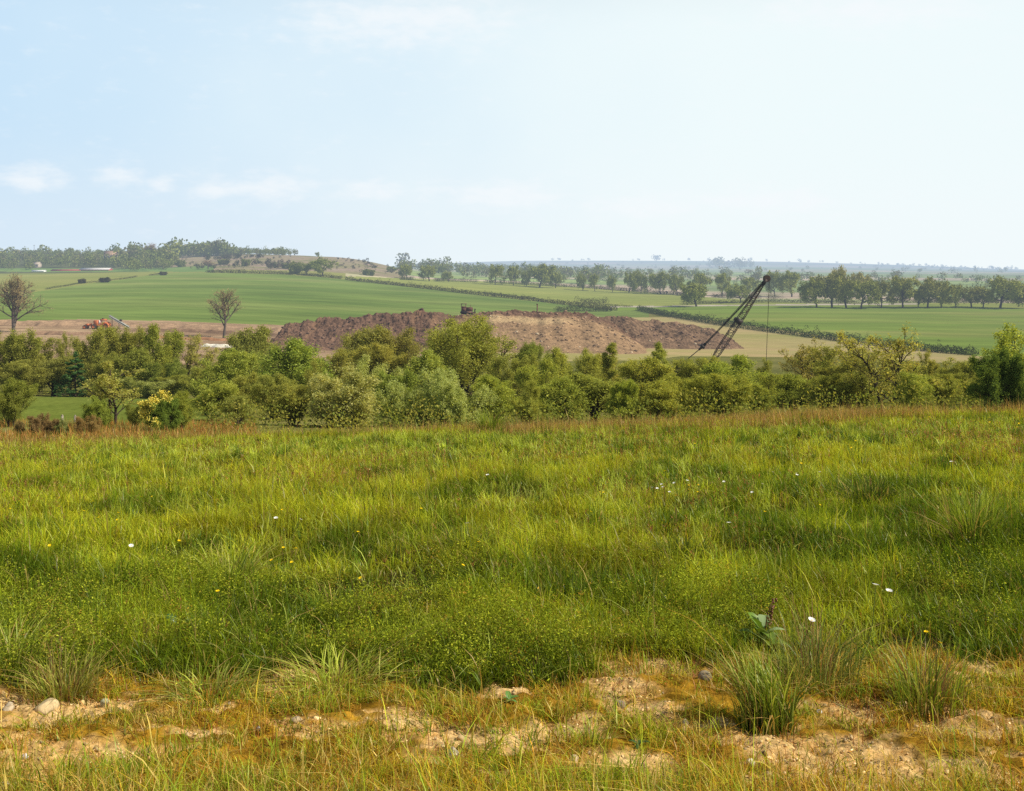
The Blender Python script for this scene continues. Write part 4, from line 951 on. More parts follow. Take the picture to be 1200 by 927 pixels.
HT = [(378, 300, 34, 835, 'larger oak on the hedge at the foot of the heath hill'), (359, 305, 24, 840, 'smaller oak left of the larger one at the foot of the heath hill'), (346, 308, 14, 842, 'small bush left of the two oaks at the foot of the heath hill'), (162, 284, 22, 1100, 'tall green tree on the skyline of the wooded hill'), (240, 283, 12, 1240, 'narrow tree standing above the skyline wood'), (288, 304, 10, 960, 'small green bush on the left side of the heath hill'), (338, 309, 14, 930, 'green bush low on the heath hill'), (372, 293, 7, 1180, 'tiny lone tree on the crest of the heath hill'), (458, 309.5, 17, 1010, 'hazy tree at the right end of the heath hill'), (432, 316, 14, 900, 'green bush below the right end of the heath hill'), (213, 305, 10, 1000, 'round bush on the slope beside the hill wood'), (262, 304, 12, 1000, 'round green bush in the middle of the heath hill')]
for (x, yt, w, d, lab) in HT: plant('farbush' if 'bush' in lab else 'oak', x, yt, w, d, lab, 'tree', 'hill_tree', None, (.95, 1, 1.0))
plant('bare', 244, 305, 18, 930, 'small bare reddish tree on the left of the heath hill', 'tree', 'bare_tree', None, (1, .8, .8), var=1)
plant('bare', 175, 285, 22, 1100, 'purplish leafless tree beside the tall green tree on the skyline', 'tree', 'bare_tree', None, (1, .8, .9), var=0)
for (x, yt, w, d, lab) in ((96, 327.0, 9, 690, 'left of two dark round bushes on the edge of the olive field'), (122, 325.4, 13, 700, 'right and larger of two dark round bushes on the edge of the olive field'), (192, 318.5, 8, 800, 'small dark bush on the upper edge of the crop field')):
    plant('farbush', x, yt, w, d, lab, 'bush', 'field_bush', None, (.55, .5, .6))

# hedges, leaf masses far off ---------------------------------------------------
def clumps(C, R3, k, size, pal, g):
    n0 = len(C); dirs = rand_dirs(n0 * k, 0, g).reshape(n0, k, 3) * (g.uniform(.5, 1, (n0, k, 1)) ** .4)
    P = (C[:, None] + dirs * R3[:, None]).reshape(-1, 3); n = len(P); a, b = leaf_axes(n, .4, g)
    V, q = leaf_quads(P, a, b, np.repeat(size, k) * g.uniform(.7, 1.3, n), .7)
    c = np.repeat(np.array(pal)[g.integers(0, len(pal), n0)], k, 0) * np.exp(g.normal(0, .18, (n, 1)))
    return V, q, np.repeat(c, 4, 0)
HP = [(.045, .052, .016), (.060, .068, .020), (.080, .080, .025), (.07, .06, .024)]
def hedge(pts, h, w, label, seed, gaps=.0, dmin=250, pal=HP, name='hedge', step=.7, tint=(1, 1, 1)):
    g = np.random.default_rng(seed)
    W = np.array([at(x, y, dmin, 2500) for x, y in pts]); seg = np.linalg.norm(np.diff(W[:, :2], axis=0), axis=1); s = np.concatenate([[0], np.cumsum(seg)])
    n = max(6, int(s[-1] / step)); t = np.linspace(0, s[-1], n)
    X = np.interp(t, s, W[:, 0]) + g.normal(0, w * .18, n); Y = np.interp(t, s, W[:, 1]) + g.normal(0, w * .18, n)
    hv = h * (.75 + .5 * fbm(t * .06, t * 0, seed, 3)) * np.exp(g.normal(0, .16, n)) * np.where(g.random(n) < .025, 1.7, 1)
    keep = fbm(t * .04, t * 0 + 3, seed + 5, 3) > gaps
    X, Y, hv = X[keep], Y[keep], hv[keep]
    C = np.stack([X, Y, gz(X, Y) + hv * .45], 1); R3 = np.stack([np.full(len(X), w * .62), np.full(len(X), w * .62), hv * .58], 1)
    V, q, c = clumps(C, R3, 60, np.full(len(X), min(.40, h * .17)), pal, g)
    o = obj(name, mesh_np(name, V, [q], M_FARLEAF, c)); o.color = (*tint, 1)
    return tag(o, label, 'hedge')
hedge(HEDGE1, 2.3, 1.7, 'long dark hedge running down from the heath hill to the track', 1, gaps=.12)
hedge([(560, 343.5), (640, 352), (700, 357), (740, 360)], 1.3, 1.6, 'thin upper hedge beside the long dark hedge', 2, gaps=.42, pal=[(.09, .08, .03), (.06, .065, .02)])
hedge(HEDGE2, 2.7, 1.9, 'long dark hedge below the bright green right field', 3, gaps=.02, pal=[(.055, .078, .022), (.08, .10, .026), (.065, .08, .026)])
hedge([(652, 365), (690, 365), (725, 364.5), (765, 361.5)], 2.6, 2.5, 'short broken hedge above the tail of the spoil heap', 4, gaps=.35)
hedge([(676, 355), (712, 355.5)], 2.8, 3.0, 'short thick bit of hedge in the pale field by the track', 5)
hedge([(242, 319.5), (290, 320.5), (330, 321.5), (400, 327)], 2.4, 2.2, 'hedge along the top of the crop field under the heath hill', 6, gaps=.2, dmin=500)
hedge([(470, 328), (520, 329.5), (600, 333), (700, 338.5), (800, 346)], 2.6, 3.0, 'low hedge at the foot of the oaks behind the pale field', 7, gaps=.3, dmin=600)
hedge([(800, 357), (850, 355.5), (900, 354.5), (950, 355)], 2.0, 2.5, 'low hedge along the track behind the crane tip', 8, gaps=.3, dmin=400)
hedge([(800, 346), (850, 349), (890, 350)], 2.4, 2.5, 'hedge running to the round oak behind the crane boom', 9, gaps=.3, dmin=500)
hedge([(945, 355), (1000, 356), (1100, 355), (1200, 355)], 2.6, 3.5, 'hedge bank at the foot of the right oak row', 10, gaps=.45, dmin=450, pal=[(.12, .08, .04), (.07, .07, .02)])
hedge([(900, 352), (950, 351)], 4.0, 5, 'pale bushes along the field edge right of the crane rope', 11, gaps=.3, dmin=500, pal=[(.12, .12, .05), (.1, .11, .04)])
hedge([(-20, 349), (40, 341.5), (90, 333), (140, 327.5), (190, 321)], .9, 1.5, 'low thin hedge bank along the top left of the crop field', 12, gaps=.4, dmin=420)

def woodland(name, spec, label, seed, pal, k=120):
    """spec rows: px0, px1, d0, d1, count, height m"""
    g = np.random.default_rng(seed); Cs = []; Rs = []
    for (x0, x1, d0, d1, n, h) in spec:
        px = g.uniform(x0, x1, n); d = g.uniform(d0, d1, n); X = (px - 600) / F * d; hh = h * np.exp(g.normal(0, .22, n)); r = hh * g.uniform(.32, .5, n)
        for q in range(4):
            ox = g.normal(0, .45, n) * r; oy = g.normal(0, .45, n) * r
            Cs.append(np.stack([X + ox, d + oy, gz(X, d) + hh * g.uniform(.3, .72, n)], 1)); Rs.append(np.stack([r * .7, r * .7, hh * .30], 1))
    C = np.concatenate(Cs); R3 = np.concatenate(Rs)
    V, q, c = clumps(C, R3, k // 4, R3[:, 0] * .5, pal, g)
    return tag(obj(name, mesh_np(name, V, [q], M_FARLEAF, c)), label, 'woodland', kind='stuff')
WP = [(.140, .170, .042), (.185, .215, .052), (.230, .245, .065), (.17, .16, .075)]
woodland('hill_wood', [(-120, 150, 1010, 1250, 520, 8), (140, 205, 1020, 1160, 70, 12), (200, 265, 1170, 1250, 130, 12), (265, 335, 1170, 1250, 110, 7), (140, 200, 930, 1020, 34, 9), (-100, 40, 960, 1050, 40, 8), (335, 350, 1200, 1260, 6, 7)], 'mixed woods over the far left hill and along its crest', 41, WP)
woodland('heath_scrub', [(225, 340, 925, 1010, 34, 5), (240, 285, 1060, 1110, 26, 5), (285, 310, 1080, 1100, 10, 4), (200, 460, 930, 1150, 55, 2.6), (395, 470, 950, 1130, 40, 2.2), (310, 350, 905, 935, 16, 6), (420, 470, 1000, 1120, 10, 4)], 'patches of dark scrub and gorse on the heath hill', 42, [(.06, .06, .03), (.08, .055, .04), (.07, .085, .03)])
woodland('plain_wood', [(470, 560, 1000, 1500, 60, 12), (540, 720, 1100, 1700, 95, 11), (700, 900, 1000, 1600, 75, 11), (880, 1220, 800, 1400, 75, 9), (640, 700, 950, 1100, 16, 11)], 'hazy belts of trees on the plain behind the oak rows', 43, WP)
woodland('distant_wood', [(470, 640, 1800, 3600, 60, 13), (600, 1240, 2000, 5500, 120, 10), (828, 882, 3300, 3900, 20, 26), (640, 1000, 5200, 6200, 26, 14), (767, 771, 5600, 5800, 2, 34), (1000, 1230, 4300, 6000, 60, 14)], 'faint blue woods and hedges on the distant hills', 44, WP)

# ------------------------------------------------------------------ spoil heap
def spoil():
    ridge = [(322, 402), (336, 381), (365, 376.5), (400, 374), (430, 370), (470, 367), (500, 364.5), (540, 366), (580, 364), (620, 363.5), (660, 365), (690, 370), (712, 378), (733, 391), (752, 404)]
    tail = [(640, 384), (690, 371), (730, 372.5), (770, 376), (810, 380), (835, 386), (858, 399)]
    def mound(prof, dr, df, db, seed, cfun, nm, lab, rough, gamp):
        xs = np.arange(prof[0][0] - 2, prof[-1][0] + 2, .45); ts = np.linspace(0, 1, 110)
        U = (xs - 600) / F
        zr = np.array([-(PI_(prof, x) - HY) / F * dr for x in xs])
        V = []; C = []
        for j, t in enumerate(ts):
            if t < .72:
                f = t / .72; d = df + (dr - df) * f; hgt = f ** .82
            else:
                f = (t - .72) / .28; d = dr + (db - dr) * f; hgt = 1 - f
            X = U * (dr * .6 + d * .4); Yv = d + (fbm(xs * .05, xs * 0, seed, 2) - .5) * 14 * (1 - abs(2 * t - 1))
            g0 = gz(X, Yv); z = g0 - .3 + np.maximum(0, zr - g0 + .3) * hgt
            edge = np.clip(hgt * 2.2, 0, 1)
            # gullies running downhill and clods
            gul = (fbm(xs * .16 + 3.5 * t + 2 * vnoise(xs * .05, xs * 0 + t * 5, seed + 2), xs * 0 + t * 2.6, seed + 3, 4) - .5)
            z = z + edge * (gul * gamp(xs) + ((fbm(X * .9, Yv * .9, seed + 7, 4) - .5) * 1.5 + (fbm(X * .16, Yv * .2, seed + 9, 3) - .5) * 2.6) * (rough(xs, t)))
            V.append(np.stack([X, Yv, z], 1)); C.append(cfun(xs, t, X, Yv))
        V = np.stack(V, 1).reshape(-1, 3); C = np.stack(C, 1).reshape(-1, 3); n, m = len(xs), len(ts)
        i = np.arange(n - 1)[:, None] * m; j = np.arange(m - 1)[None]
        Q = np.stack([i + j, i + m + j, i + m + j + 1, i + j + 1], -1).reshape(-1, 4)
        mat = ground_mat(nm + '_soil', [(.3, (.78, .78, .78)), (.7, (1.2, 1.18, 1.12))], .35, 1.4, vcol=True, fineamt=.45, bump=.5, bscale=1.1)
        return tag(obj(nm, mesh_np(nm, V, [Q], mat, C, smooth=False)), lab, 'spoil heap', kind='structure')
    dark = np.array([.170, .103, .070]); tan = np.array([.355, .235, .135]); pale = np.array([.50, .36, .20]); mid = np.array([.20, .12, .07])
    def c1(xs, t, X, Y):
        n = fbm(X * .12, Y * .12, 301, 4); n2 = fbm(X * .5, Y * .5, 305, 3)
        c = dark * (.65 + .8 * n2[:, None]) 
        w = sstep(500, 590, xs + (n - .5) * 110) * (1 - sstep(.56, .66, t + (n - .5) * .2))
        c = c * (1 - w[:, None]) + tan * w[:, None] * (.75 + .5 * n2[:, None])
        b = sstep(535, 570, xs) * (1 - sstep(640, 690, xs)) * sstep(.42, .50, t + (n - .5) * .1) * (1 - sstep(.56, .62, t + (n - .5) * .1))
        c = c * (1 - b[:, None]) + pale * b[:, None]
        s = (sstep(.62, .7, fbm(xs * .14, xs * 0 + t * .8, 310, 3)) * (1 - sstep(500, 560, xs)) * .5)[:, None]
        return c * (1 - s) + mid * 1.3 * s
    mound(ridge, 345, 302, 385, 300, c1, 'spoil_heap', 'long heap of dark and tan spoil, bulldozer on its crest', lambda xs, t: 1 - .78 * sstep(530, 580, xs) * (1 - sstep(.55, .7, t)), lambda xs: .25 + 1.0 * (1 - sstep(470, 560, xs)))
    def c2(xs, t, X, Y):
        n2 = fbm(X * .5, Y * .5, 405, 3); return np.array([.23, .15, .095]) * (.6 + .9 * n2[:, None])
    mound(tail, 372, 338, 400, 400, c2, 'spoil_tail', 'low cloddy brown tail of the spoil heap left of the crane', lambda xs, t: np.full(len(xs), .8), lambda xs: .4)
spoil()
bpy.context.view_layer.update()
HEAP = bpy.data.objects['spoil_heap']; TAIL = bpy.data.objects['spoil_tail']
def drop(o, X, Y):
    ok, loc, nrm, i = o.ray_cast((X, Y, 200), (0, 0, -1))
    return loc.z if ok else None
def clods():
    g = np.random.default_rng(77); V = []; Fc = []; C = []; k = 0
    base = [rock_shape(ICO1[0], 500 + q, .3) for q in range(6)]
    while k < 1500:
        o = HEAP if g.random() < .72 else TAIL
        x = g.uniform(326, 745) if o is HEAP else g.uniform(650, 855); d = g.uniform(303, 352) if o is HEAP else g.uniform(340, 378)
        X = (x - 600) / F * d; z = drop(o, X, d)
        k += 1
        if z is None: continue
        r = min(.5, .24 * math.exp(g.normal(0, .5))); light = x > 540 and o is HEAP
        c = np.array([.16, .10, .07]) if not light else np.array([.30, .20, .12])
        if g.random() < .06 and x > 490: c = np.array([.52, .42, .28])
        V.append(base[k % 6] * r * np.array([1.2, 1, .8]) + [X, d, z + r * .2]); Fc.append(ICO1[1] + 42 * len(Fc)); C.append(np.tile(c * math.exp(g.normal(0, .3)), (42, 1)))
    tag(obj('rubble', mesh_np('rubble', np.concatenate(V), [np.concatenate(Fc)], M_STONE, np.concatenate(C))), 'clods and boulders strewn over the spoil heap', 'rubble', kind='stuff')
clods()
# banks of earth and pale rubble on the worked ground
def bank(px0, px1, py, h, depth, col, nm, lab, seed, dmin=250):
    xs = np.linspace(px0, px1, 160); ts = np.linspace(0, 1, 14); V = []; C = []
    P0 = at((px0 + px1) / 2, py, dmin, 700); d0 = P0[1]
    for t in ts:
        d = d0 + depth * t; X = (xs - 600) / F * d0; e = np.clip(np.minimum(xs - px0, px1 - xs) / 8, 0, 1) ** .6
        Yv = d + (fbm(xs * .06, xs * 0, seed, 2) - .5) * 6; hgt = math.sin(math.pi * t) ** .7
        z = gz(X, Yv) - .15 + e * hgt * h * (.5 + .9 * fbm(xs * .09, xs * 0 + t, seed + 1, 4))
        V.append(np.stack([X, Yv, z], 1)); n2 = fbm(X * .6, Yv * .6, seed + 4, 3); C.append(np.array(col) * (.6 + .8 * n2[:, None]))
    V = np.stack(V, 1).reshape(-1, 3); C = np.stack(C, 1).reshape(-1, 3); m = len(ts)
    i = np.arange(len(xs) - 1)[:, None] * m; j = np.arange(m - 1)[None]; Q = np.stack([i + j, i + m + j, i + m + j + 1, i + j + 1], -1).reshape(-1, 4)
    mat = ground_mat(nm + '_earth', [(.3, (.8, .8, .8)), (.7, (1.15, 1.15, 1.1))], .4, 1.5, vcol=True, fineamt=.35, bump=.3, bscale=1.2)
    return tag(obj(nm, mesh_np(nm, V, [Q], mat, C)), lab, 'bank', kind='structure')
bank(-60, 330, 383, 1.5, 12, (.36, .24, .15), 'earth_bank', 'low bank of stripped earth along the crop field edge', 501)
bank(150, 335, 391, 1.0, 8, (.22, .14, .09), 'earth_bank', 'dark low bank of earth behind the slim bare tree', 505)
bank(20, 130, 393, 1.0, 7, (.30, .19, .12), 'earth_bank', 'low bank of earth before the orange machine', 509)
bank(232, 270, 407, 1.0, 5, (.72, .68, .58), 'chalk_bank', 'whitish bank of chalky spoil under the slim bare tree', 513)
bank(150, 330, 399, .8, 6, (.33, .17, .09), 'earth_bank', 'rust coloured bank of earth above the chalky spoil', 517)
bank(330, 410, 406, 1.0, 6, (.52, .33, .12), 'earth_bank', 'orange sandy bank at the left foot of the spoil heap', 521)
bank(575, 745, 411, .7, 7, (.50, .34, .15), 'earth_bank', 'sandy bank at the foot of the tan heap face', 525)

# ------------------------------------------------------------------ machines
M_STEEL = flat_mat('dark_steel', (.05, .04, .035), .6, .3, var=.3, scale=1.2, rust=(.12, .06, .035))
M_ROPE = flat_mat('steel_rope', (.035, .032, .03), .6, .4)
M_ORANGE = flat_mat('orange_paint', (.66, .19, .06), .6, spec=.3, var=.35, scale=1.8, rust=(.34, .15, .09))
M_RUBBER = flat_mat('rubber', (.03, .028, .026), .85)
M_GREY = flat_mat('grey_steel', (.36, .37, .34), .6, .2, var=.3, scale=1.5)
M_RUSTY = flat_mat('rusty_steel', (.13, .065, .045), .8, .1, var=.4, scale=1.5)
M_GLASS = flat_mat('dark_glass', (.04, .05, .06), .15, spec=.6, var=.1)
M_WHITE = flat_mat('white_paint', (.72, .72, .68), .5, var=.12, scale=1)
def wheel(root, c, r, w, name='wheel', mat=None):
    S = MB(); x, y, z = c
    th = np.linspace(0, 2 * math.pi, 25)[:-1]; prof = [(-w / 2, r * .62), (-w / 2, r * .9), (-w * .32, r), (w * .32, r), (w / 2, r * .9), (w / 2, r * .62)]
    V = np.array([(x + math.cos(a) * q, y + p, z + math.sin(a) * q) for a in th for (p, q) in prof]); n = 6
    f = [(i * n + j, ((i + 1) % 24) * n + j, ((i + 1) % 24) * n + j + 1, i * n + j + 1) for i in range(24) for j in range(n - 1)]
    S.add(V, f4=f)
    o = S.build(name, mat or M_RUBBER, root, smooth=True)
    S2 = MB(); V = [(x, y + s * w * .40, z) for s in (-1, 1)]
    for s in (-1, 1):
        ring = [(x + math.cos(a) * r * .64, y + s * w * .46, z + math.sin(a) * r * .64) for a in th]
        S2.add([(x, y + s * w * .30, z)] + ring, f3=[(0, 1 + i, 1 + (i + 1) % 24) for i in range(24)])
    S2.build('rim', M_ORANGE, o)
    return o
def yrot(a): c, s = math.cos(a), math.sin(a); return np.array([[c, 0, s], [0, 1, 0], [-s, 0, c]])

# dragline crane: boom, ropes, machinery house on crawlers below the scrub line
def crane():
    d = 222.0; m = d / F
    W = lambda px, py, dy=0.0: np.array([(px - 600) * m, d + dy, -(py - HY) * m])
    foot = G(826, d)
    root = empty('dragline_crane', foot); tag(root, 'dark lattice-boom dragline crane rising behind the scrub', 'crane')
    L = lambda p: np.asarray(p) - foot
    A = W(834, 424); T = W(897.5, 328)
    ax = (T - A) / np.linalg.norm(T - A); yv = np.array([0, 1.0, 0]); nv = np.cross(yv, ax)
    ln = np.linalg.norm(T - A)
    def sect(t): 
        k = np.interp(t, [0, .12, .55, .9, 1], [.35, .88, .88, .42, .18]); return k * 1.25, k * 1.5
    # each boom half with chords and lacing
    def lattice(t0, t1, nbay, name):
        S = MB(); ts = np.linspace(t0, t1, nbay + 1)
        cor = lambda t, a, b: L(A + ax * ln * t + nv * a * sect(t)[0] * .5 + yv * b * sect(t)[1] * .5)
        for a in (-1, 1):
            for b in (-1, 1): S.tube([cor(t, a, b) for t in ts], .082, n=5)
        for i in range(nbay):
            u, v = ts[i], ts[i + 1]; s = 1 if i % 2 else -1
            for (p, q) in (((-1, s), (-1, -s)), ((1, s), (1, -s)), ((s, -1), (-s, -1)), ((s, 1), (-s, 1))):
                S.tube([cor(u, *p), cor(v, *q)], .042, n=4, cap=False)
            for (p, q) in (((-1, -1), (1, -1)), ((-1, 1), (1, 1))): S.tube([cor(v, *p), cor(v, *q)], .036, n=4, cap=False)
        return S.build(name, M_STEEL, root)
    lattice(.0, .49, 9, 'boom_section'); lattice(.50, .96, 11, 'boom_section')
    S = MB(); c = L(A + ax * ln * .495); rot = np.stack([ax, yv, nv], 1); S.box(c, (1.0, 1.6, 1.3), rot=rot); S.box(c - nv * .75, (.7, 1.0, .5), rot=rot); S.build('boom_joint', M_STEEL, root)
    # head sheaves
    S = MB(); hd = L(W(898.5, 326.5))
    for yy in (-.35, 0, .35):
        th = np.linspace(0, 2 * math.pi, 21)[:-1]; r = .70; pr = [(-.09, r), (0, r * .88), (.09, r)]
        V = np.array([(hd[0] + math.cos(a) * q, hd[1] + yy + p, hd[2] + math.sin(a) * q) for a in th for (p, q) in pr])
        f = [(i * 3 + j, ((i + 1) % 20) * 3 + j, ((i + 1) % 20) * 3 + j + 1, i * 3 + j + 1) for i in range(20) for j in (0, 1)]
        n0 = S.n; S.add(V, f4=f)
        for s in (-1, 1):
            ring = [(hd[0] + math.cos(a) * r, hd[1] + yy + s * .09, hd[2] + math.sin(a) * r) for a in th]; S.add([(hd[0], hd[1] + yy + s * .09, hd[2])] + ring, f3=[(0, 1 + i, 1 + (i + 1) % 20) for i in range(20)])
    S.box(L(A + ax * ln * .975), (1.2, .95, .55), rot=rot); S.build('boom_head', M_STEEL, root)
    # hoist rope to the bucket
    S = MB(); S.tube([L(W(901.5, 328)), L(W(899.6, 380)), L(W(897.5, 432))], .055, n=5); S.build('hoist_rope', M_ROPE, root)
    bk = L(W(897.3, 441)); S = MB(); S.box(bk, (1.6, 1.5, 1.1), taper=1.2, col=(1, 1, 1)); S.tube([bk + [-.7, 0, .5], bk + [0, 0, 1.5], bk + [.7, 0, .5]], .07, n=5)
    for k in range(4): S.tube([bk + [-.8, -.6 + .4 * k, -.4], bk + [-1.15, -.6 + .4 * k, -.55]], .07, .03, n=4)
    S.build('bucket', M_RUSTY, root)
    # boom suspension: two pendants, spreader, lower rope bundle
    S = MB()
    for yy in (-.45, .45):
        S.tube([L(W(896, 328, yy)), L(W(852, 376, yy))], .06, n=5); S.tube([L(W(897, 330, yy)), L(W(857, 372, yy * .6)), L(W(826, 404, yy))], .05, n=5); S.tube([L(W(852, 376, yy)), L(W(826, 403, yy))], .06, n=5)
    S.build('pendant_rope', M_ROPE, root)
    S = MB(); S.tube([L(W(855, 373)), L(W(848, 381))], .22, .2, n=6); S.build('pendant_link', M_STEEL, root)
    S = MB(); S.tube([L(W(827, 402.5)), L(W(819, 410))], .33, .22, n=6); S.box(L(W(823, 406)), (.9, 1.5, .5), rot=yrot(.75)); S.build('bridle', M_STEEL, root)
    S = MB(); 
    for yy in (-.2, .2): S.tube([L(W(819, 410, yy)), L(W(803, 423, yy)), L(W(797, 429, yy))], .055, n=5)
    S.build('luffing_rope', M_ROPE, root)
    # house, cab and crawlers stand on the ground below the scrub line
    hz = .0; z0 = 1.5
    S = MB(); S.box((-3.6, 0, 2.75), (6.2, 3.2, 2.3), bev=.3); S.box((-5.2, 0, 4.15), (2.0, 2.2, .45)); S.build('machinery_house', M_RUSTY, root)
    S = MB(); S.box((.4, -1.0, 2.6), (1.7, 1.2, 2.0), bev=.18); cb = S.build('cab', M_RUSTY, root)
    S = MB(); S.box((.75, -1.612, 3.0), (.8, .02, .8)); S.box((1.262, -1.0, 3.0), (.02, .9, .8)); S.build('window', M_GLASS, cb)
    S = MB(); S.tube([(-4.6, -.9, 3.9), (-5.4, 0, L(W(797, 429))[2] + .2)], .12, n=6); S.tube([(-4.6, .9, 3.9), (-5.4, 0, L(W(797, 429))[2] + .2)], .12, n=6); S.build('gantry', M_STEEL, root)
    S = MB(); S.box((0.2, 0, 2.2), (1.6, 1.6, .6)); S.box((.9, 0, (L(A)[2] + 1.9) / 2), (.7, 1.1, max(.4, L(A)[2] - 1.7))); S.box((-2.2, 0, 1.35), (3.0, 2.4, .5)); S.build('turntable', M_STEEL, root)
    for s in (-1, 1):
        S = MB(); S.box((-2.2, s * 1.6, .6), (5.2, .8, 1.15), bev=.4); S.build('crawler_track', M_STEEL, root)
crane()

def bulldozer():
    d = 346.0; P = np.array([(548 - 600) / F * d, d, 0.0]); z = max(drop(HEAP, P[0] + q, d + e) or -99 for q in (-1.5, 0, 1.5) for e in (-4, -2, 0)); P[2] = z - .2
    root = empty('bulldozer', P, .12); tag(root, 'rusty brown bulldozer perched on the crest of the spoil heap', 'bulldozer')
    for s in (-1, 1):
        S = MB(); S.box((-.3, s * 1.0, .55), (4.0, .6, 1.05), bev=.42)
        for k in range(22): S.box((-2.1 + k * .17, s * 1.0, 1.09), (.07, .64, .07))
        for k in range(22): S.box((-2.1 + k * .17, s * 1.0, .01), (.07, .64, .07))
        S.build('crawler_track', M_STEEL, root)
    S = MB(); S.box((.55, 0, 1.65), (2.2, 1.25, 1.1), bev=.18); S.tube([(.9, .3, 2.2), (.9, .3, 2.9)], .08, n=8); S.build('engine_hood', M_RUSTY, root)
    S = MB(); S.box((-1.25, 0, 1.5), (1.4, 1.6, .9), bev=.12); S.box((-1.75, 0, 2.15), (.25, 1.0, .7)); S.build('operator_deck', M_RUSTY, root)
    S = MB()
    for sx in (-1.95, -.55):
        for sy in (-.75, .75): S.tube([(sx, sy, 1.9), (sx, sy, 3.25)], .06, n=6)
    S.box((-1.25, 0, 3.3), (1.8, 1.8, .12)); S.box((-1.25, -.74, 2.2), (1.4, .06, .6)); S.build('canopy', M_RUSTY, root)
    S = MB()
    for k in range(7):
        a = -.6 + k * .2; S.box((2.55 - .28 * math.cos(a * 1.6), 0, .85 + k * .19 - .57 + .2), (.09, 3.2, .21), rot=yrot(-a * .8))
    for s in (-1, 1): S.tube([(.4, s * 1.45, .55), (2.35, s * 1.45, .55)], .11, n=6)
    S.build('blade', M_RUSTY, root)
bulldozer()

def scraper():
    P = at(116, 385.5, 300, 520); m = P[1] / F
    root = empty('earth_mover', P, 0); root.scale = (.88, .88, .85); tag(root, 'orange earth-moving machine on the bare ground by the conveyor', 'earth mover')
    for x, r in ((-5.0, .80), (-1.6, .95), (2.9, 1.0)):
        for s in (-1, 1): wheel(root, (x, s * 1.15, r), r, .6)
    S = MB(); S.box((-3.3, 0, 1.35), (3.6, .5, .35)); S.box((-4.3, 0, 1.75), (1.3, 1.3, .6), bev=.15); S.box((-3.0, 0, 1.9), (.5, .9, .6)); S.build('drawbar', M_ORANGE, root)
    S = MB(); S.box((-.7, 0, 2.3), (2.1, 2.0, 2.2), bev=.25); S.box((.2, 0, 1.5), (3.6, 1.4, .6)); S.build('engine_body', M_ORANGE, root)
    S = MB(); S.box((.55, -1.02, 2.7), (.5, .05, 1.5)); S.box((.55, 0, 3.0), (.45, 1.6, 1.0), bev=.1); S.build('side_panel', M_WHITE, root)
    S = MB(); a0 = np.linspace(-.15, math.pi + .15, 15)
    for s in (-1, 1):
        V = [(2.6 + math.cos(a) * q, s * 1.15 + y, 1.0 + math.sin(a) * q) for a in a0 for q in (1.25, 1.75) for y in (-.45, .45)]
        f = []
        for i in range(14):
            b = i * 4; f += [(b, b + 1, b + 5, b + 4), (b + 2, b + 6, b + 7, b + 3), (b, b + 4, b + 6, b + 2), (b + 1, b + 3, b + 7, b + 5)]
        S.add(V, f4=f)
    S.build('mudguard', M_ORANGE, root)
    S = MB(); S.box((1.8, 0, 3.65), (2.3, 1.7, .55), bev=.15)
    for sx in (.9, 2.7):
        for sy in (-.7, .7): S.tube([(sx, sy, 2.0), (sx, sy, 3.5)], .07, n=6)
    S.build('canopy', M_ORANGE, root)
    S = MB(); S.box((1.5, 0, 4.08), (.7, .6, .35), bev=.08); S.build('exhaust_box', M_STEEL, root)
    # the conveyor
    Q = at(150, 390, 300, 520); Q = np.array([(149 - 600) * m, P[1] + 1.0, float(gz((149 - 600) * m, P[1] + 1.0))])
    r2 = empty('conveyor', Q); tag(r2, 'grey lattice conveyor sloping down right of the orange machine', 'conveyor')
    up = np.array([(127 - 149) * m, 0, 4.1]); dn = np.array([.3, 0, .25])
    S = MB(); n = 11
    for sy in (-.55, .55):
        for o in (0, .55): S.tube([up + [0, sy, o], dn + [0, sy, o]], .11, n=5)
        for k in range(n):
            p = up + (dn - up) * k / n; q = up + (dn - up) * (k + 1) / n; S.tube([p + [0, sy, 0], q + [0, sy, .55]], .07, n=4); S.tube([p + [0, sy, .55], q + [0, sy, 0]], .05, n=4)
    S.build('frame', M_GREY, r2)
    S = MB(); ax = (dn - up) / np.linalg.norm(dn - up); S.box((up + dn) / 2 + [0, 0, .62], (np.linalg.norm(dn - up), .9, .08), rot=np.stack([ax, [0, 1, 0], np.cross(ax, [0, 1, 0])], 1)); S.build('belt', M_GREY, r2)
    for t in (.12, .5):
        S = MB(); p = up + (dn - up) * t
        for sy in (-.6, .6): S.tube([(p[0], sy, 0), (p[0], sy, p[2])], .08, n=5)
        S.build('leg', M_STEEL, r2)
    S = MB(); p = up + (dn - up) * .58; S.box((p[0], 0, p[2] + 1.1), (.7, .7, .7), bev=.1); S.build('drive_motor', M_STEEL, r2)
scraper()

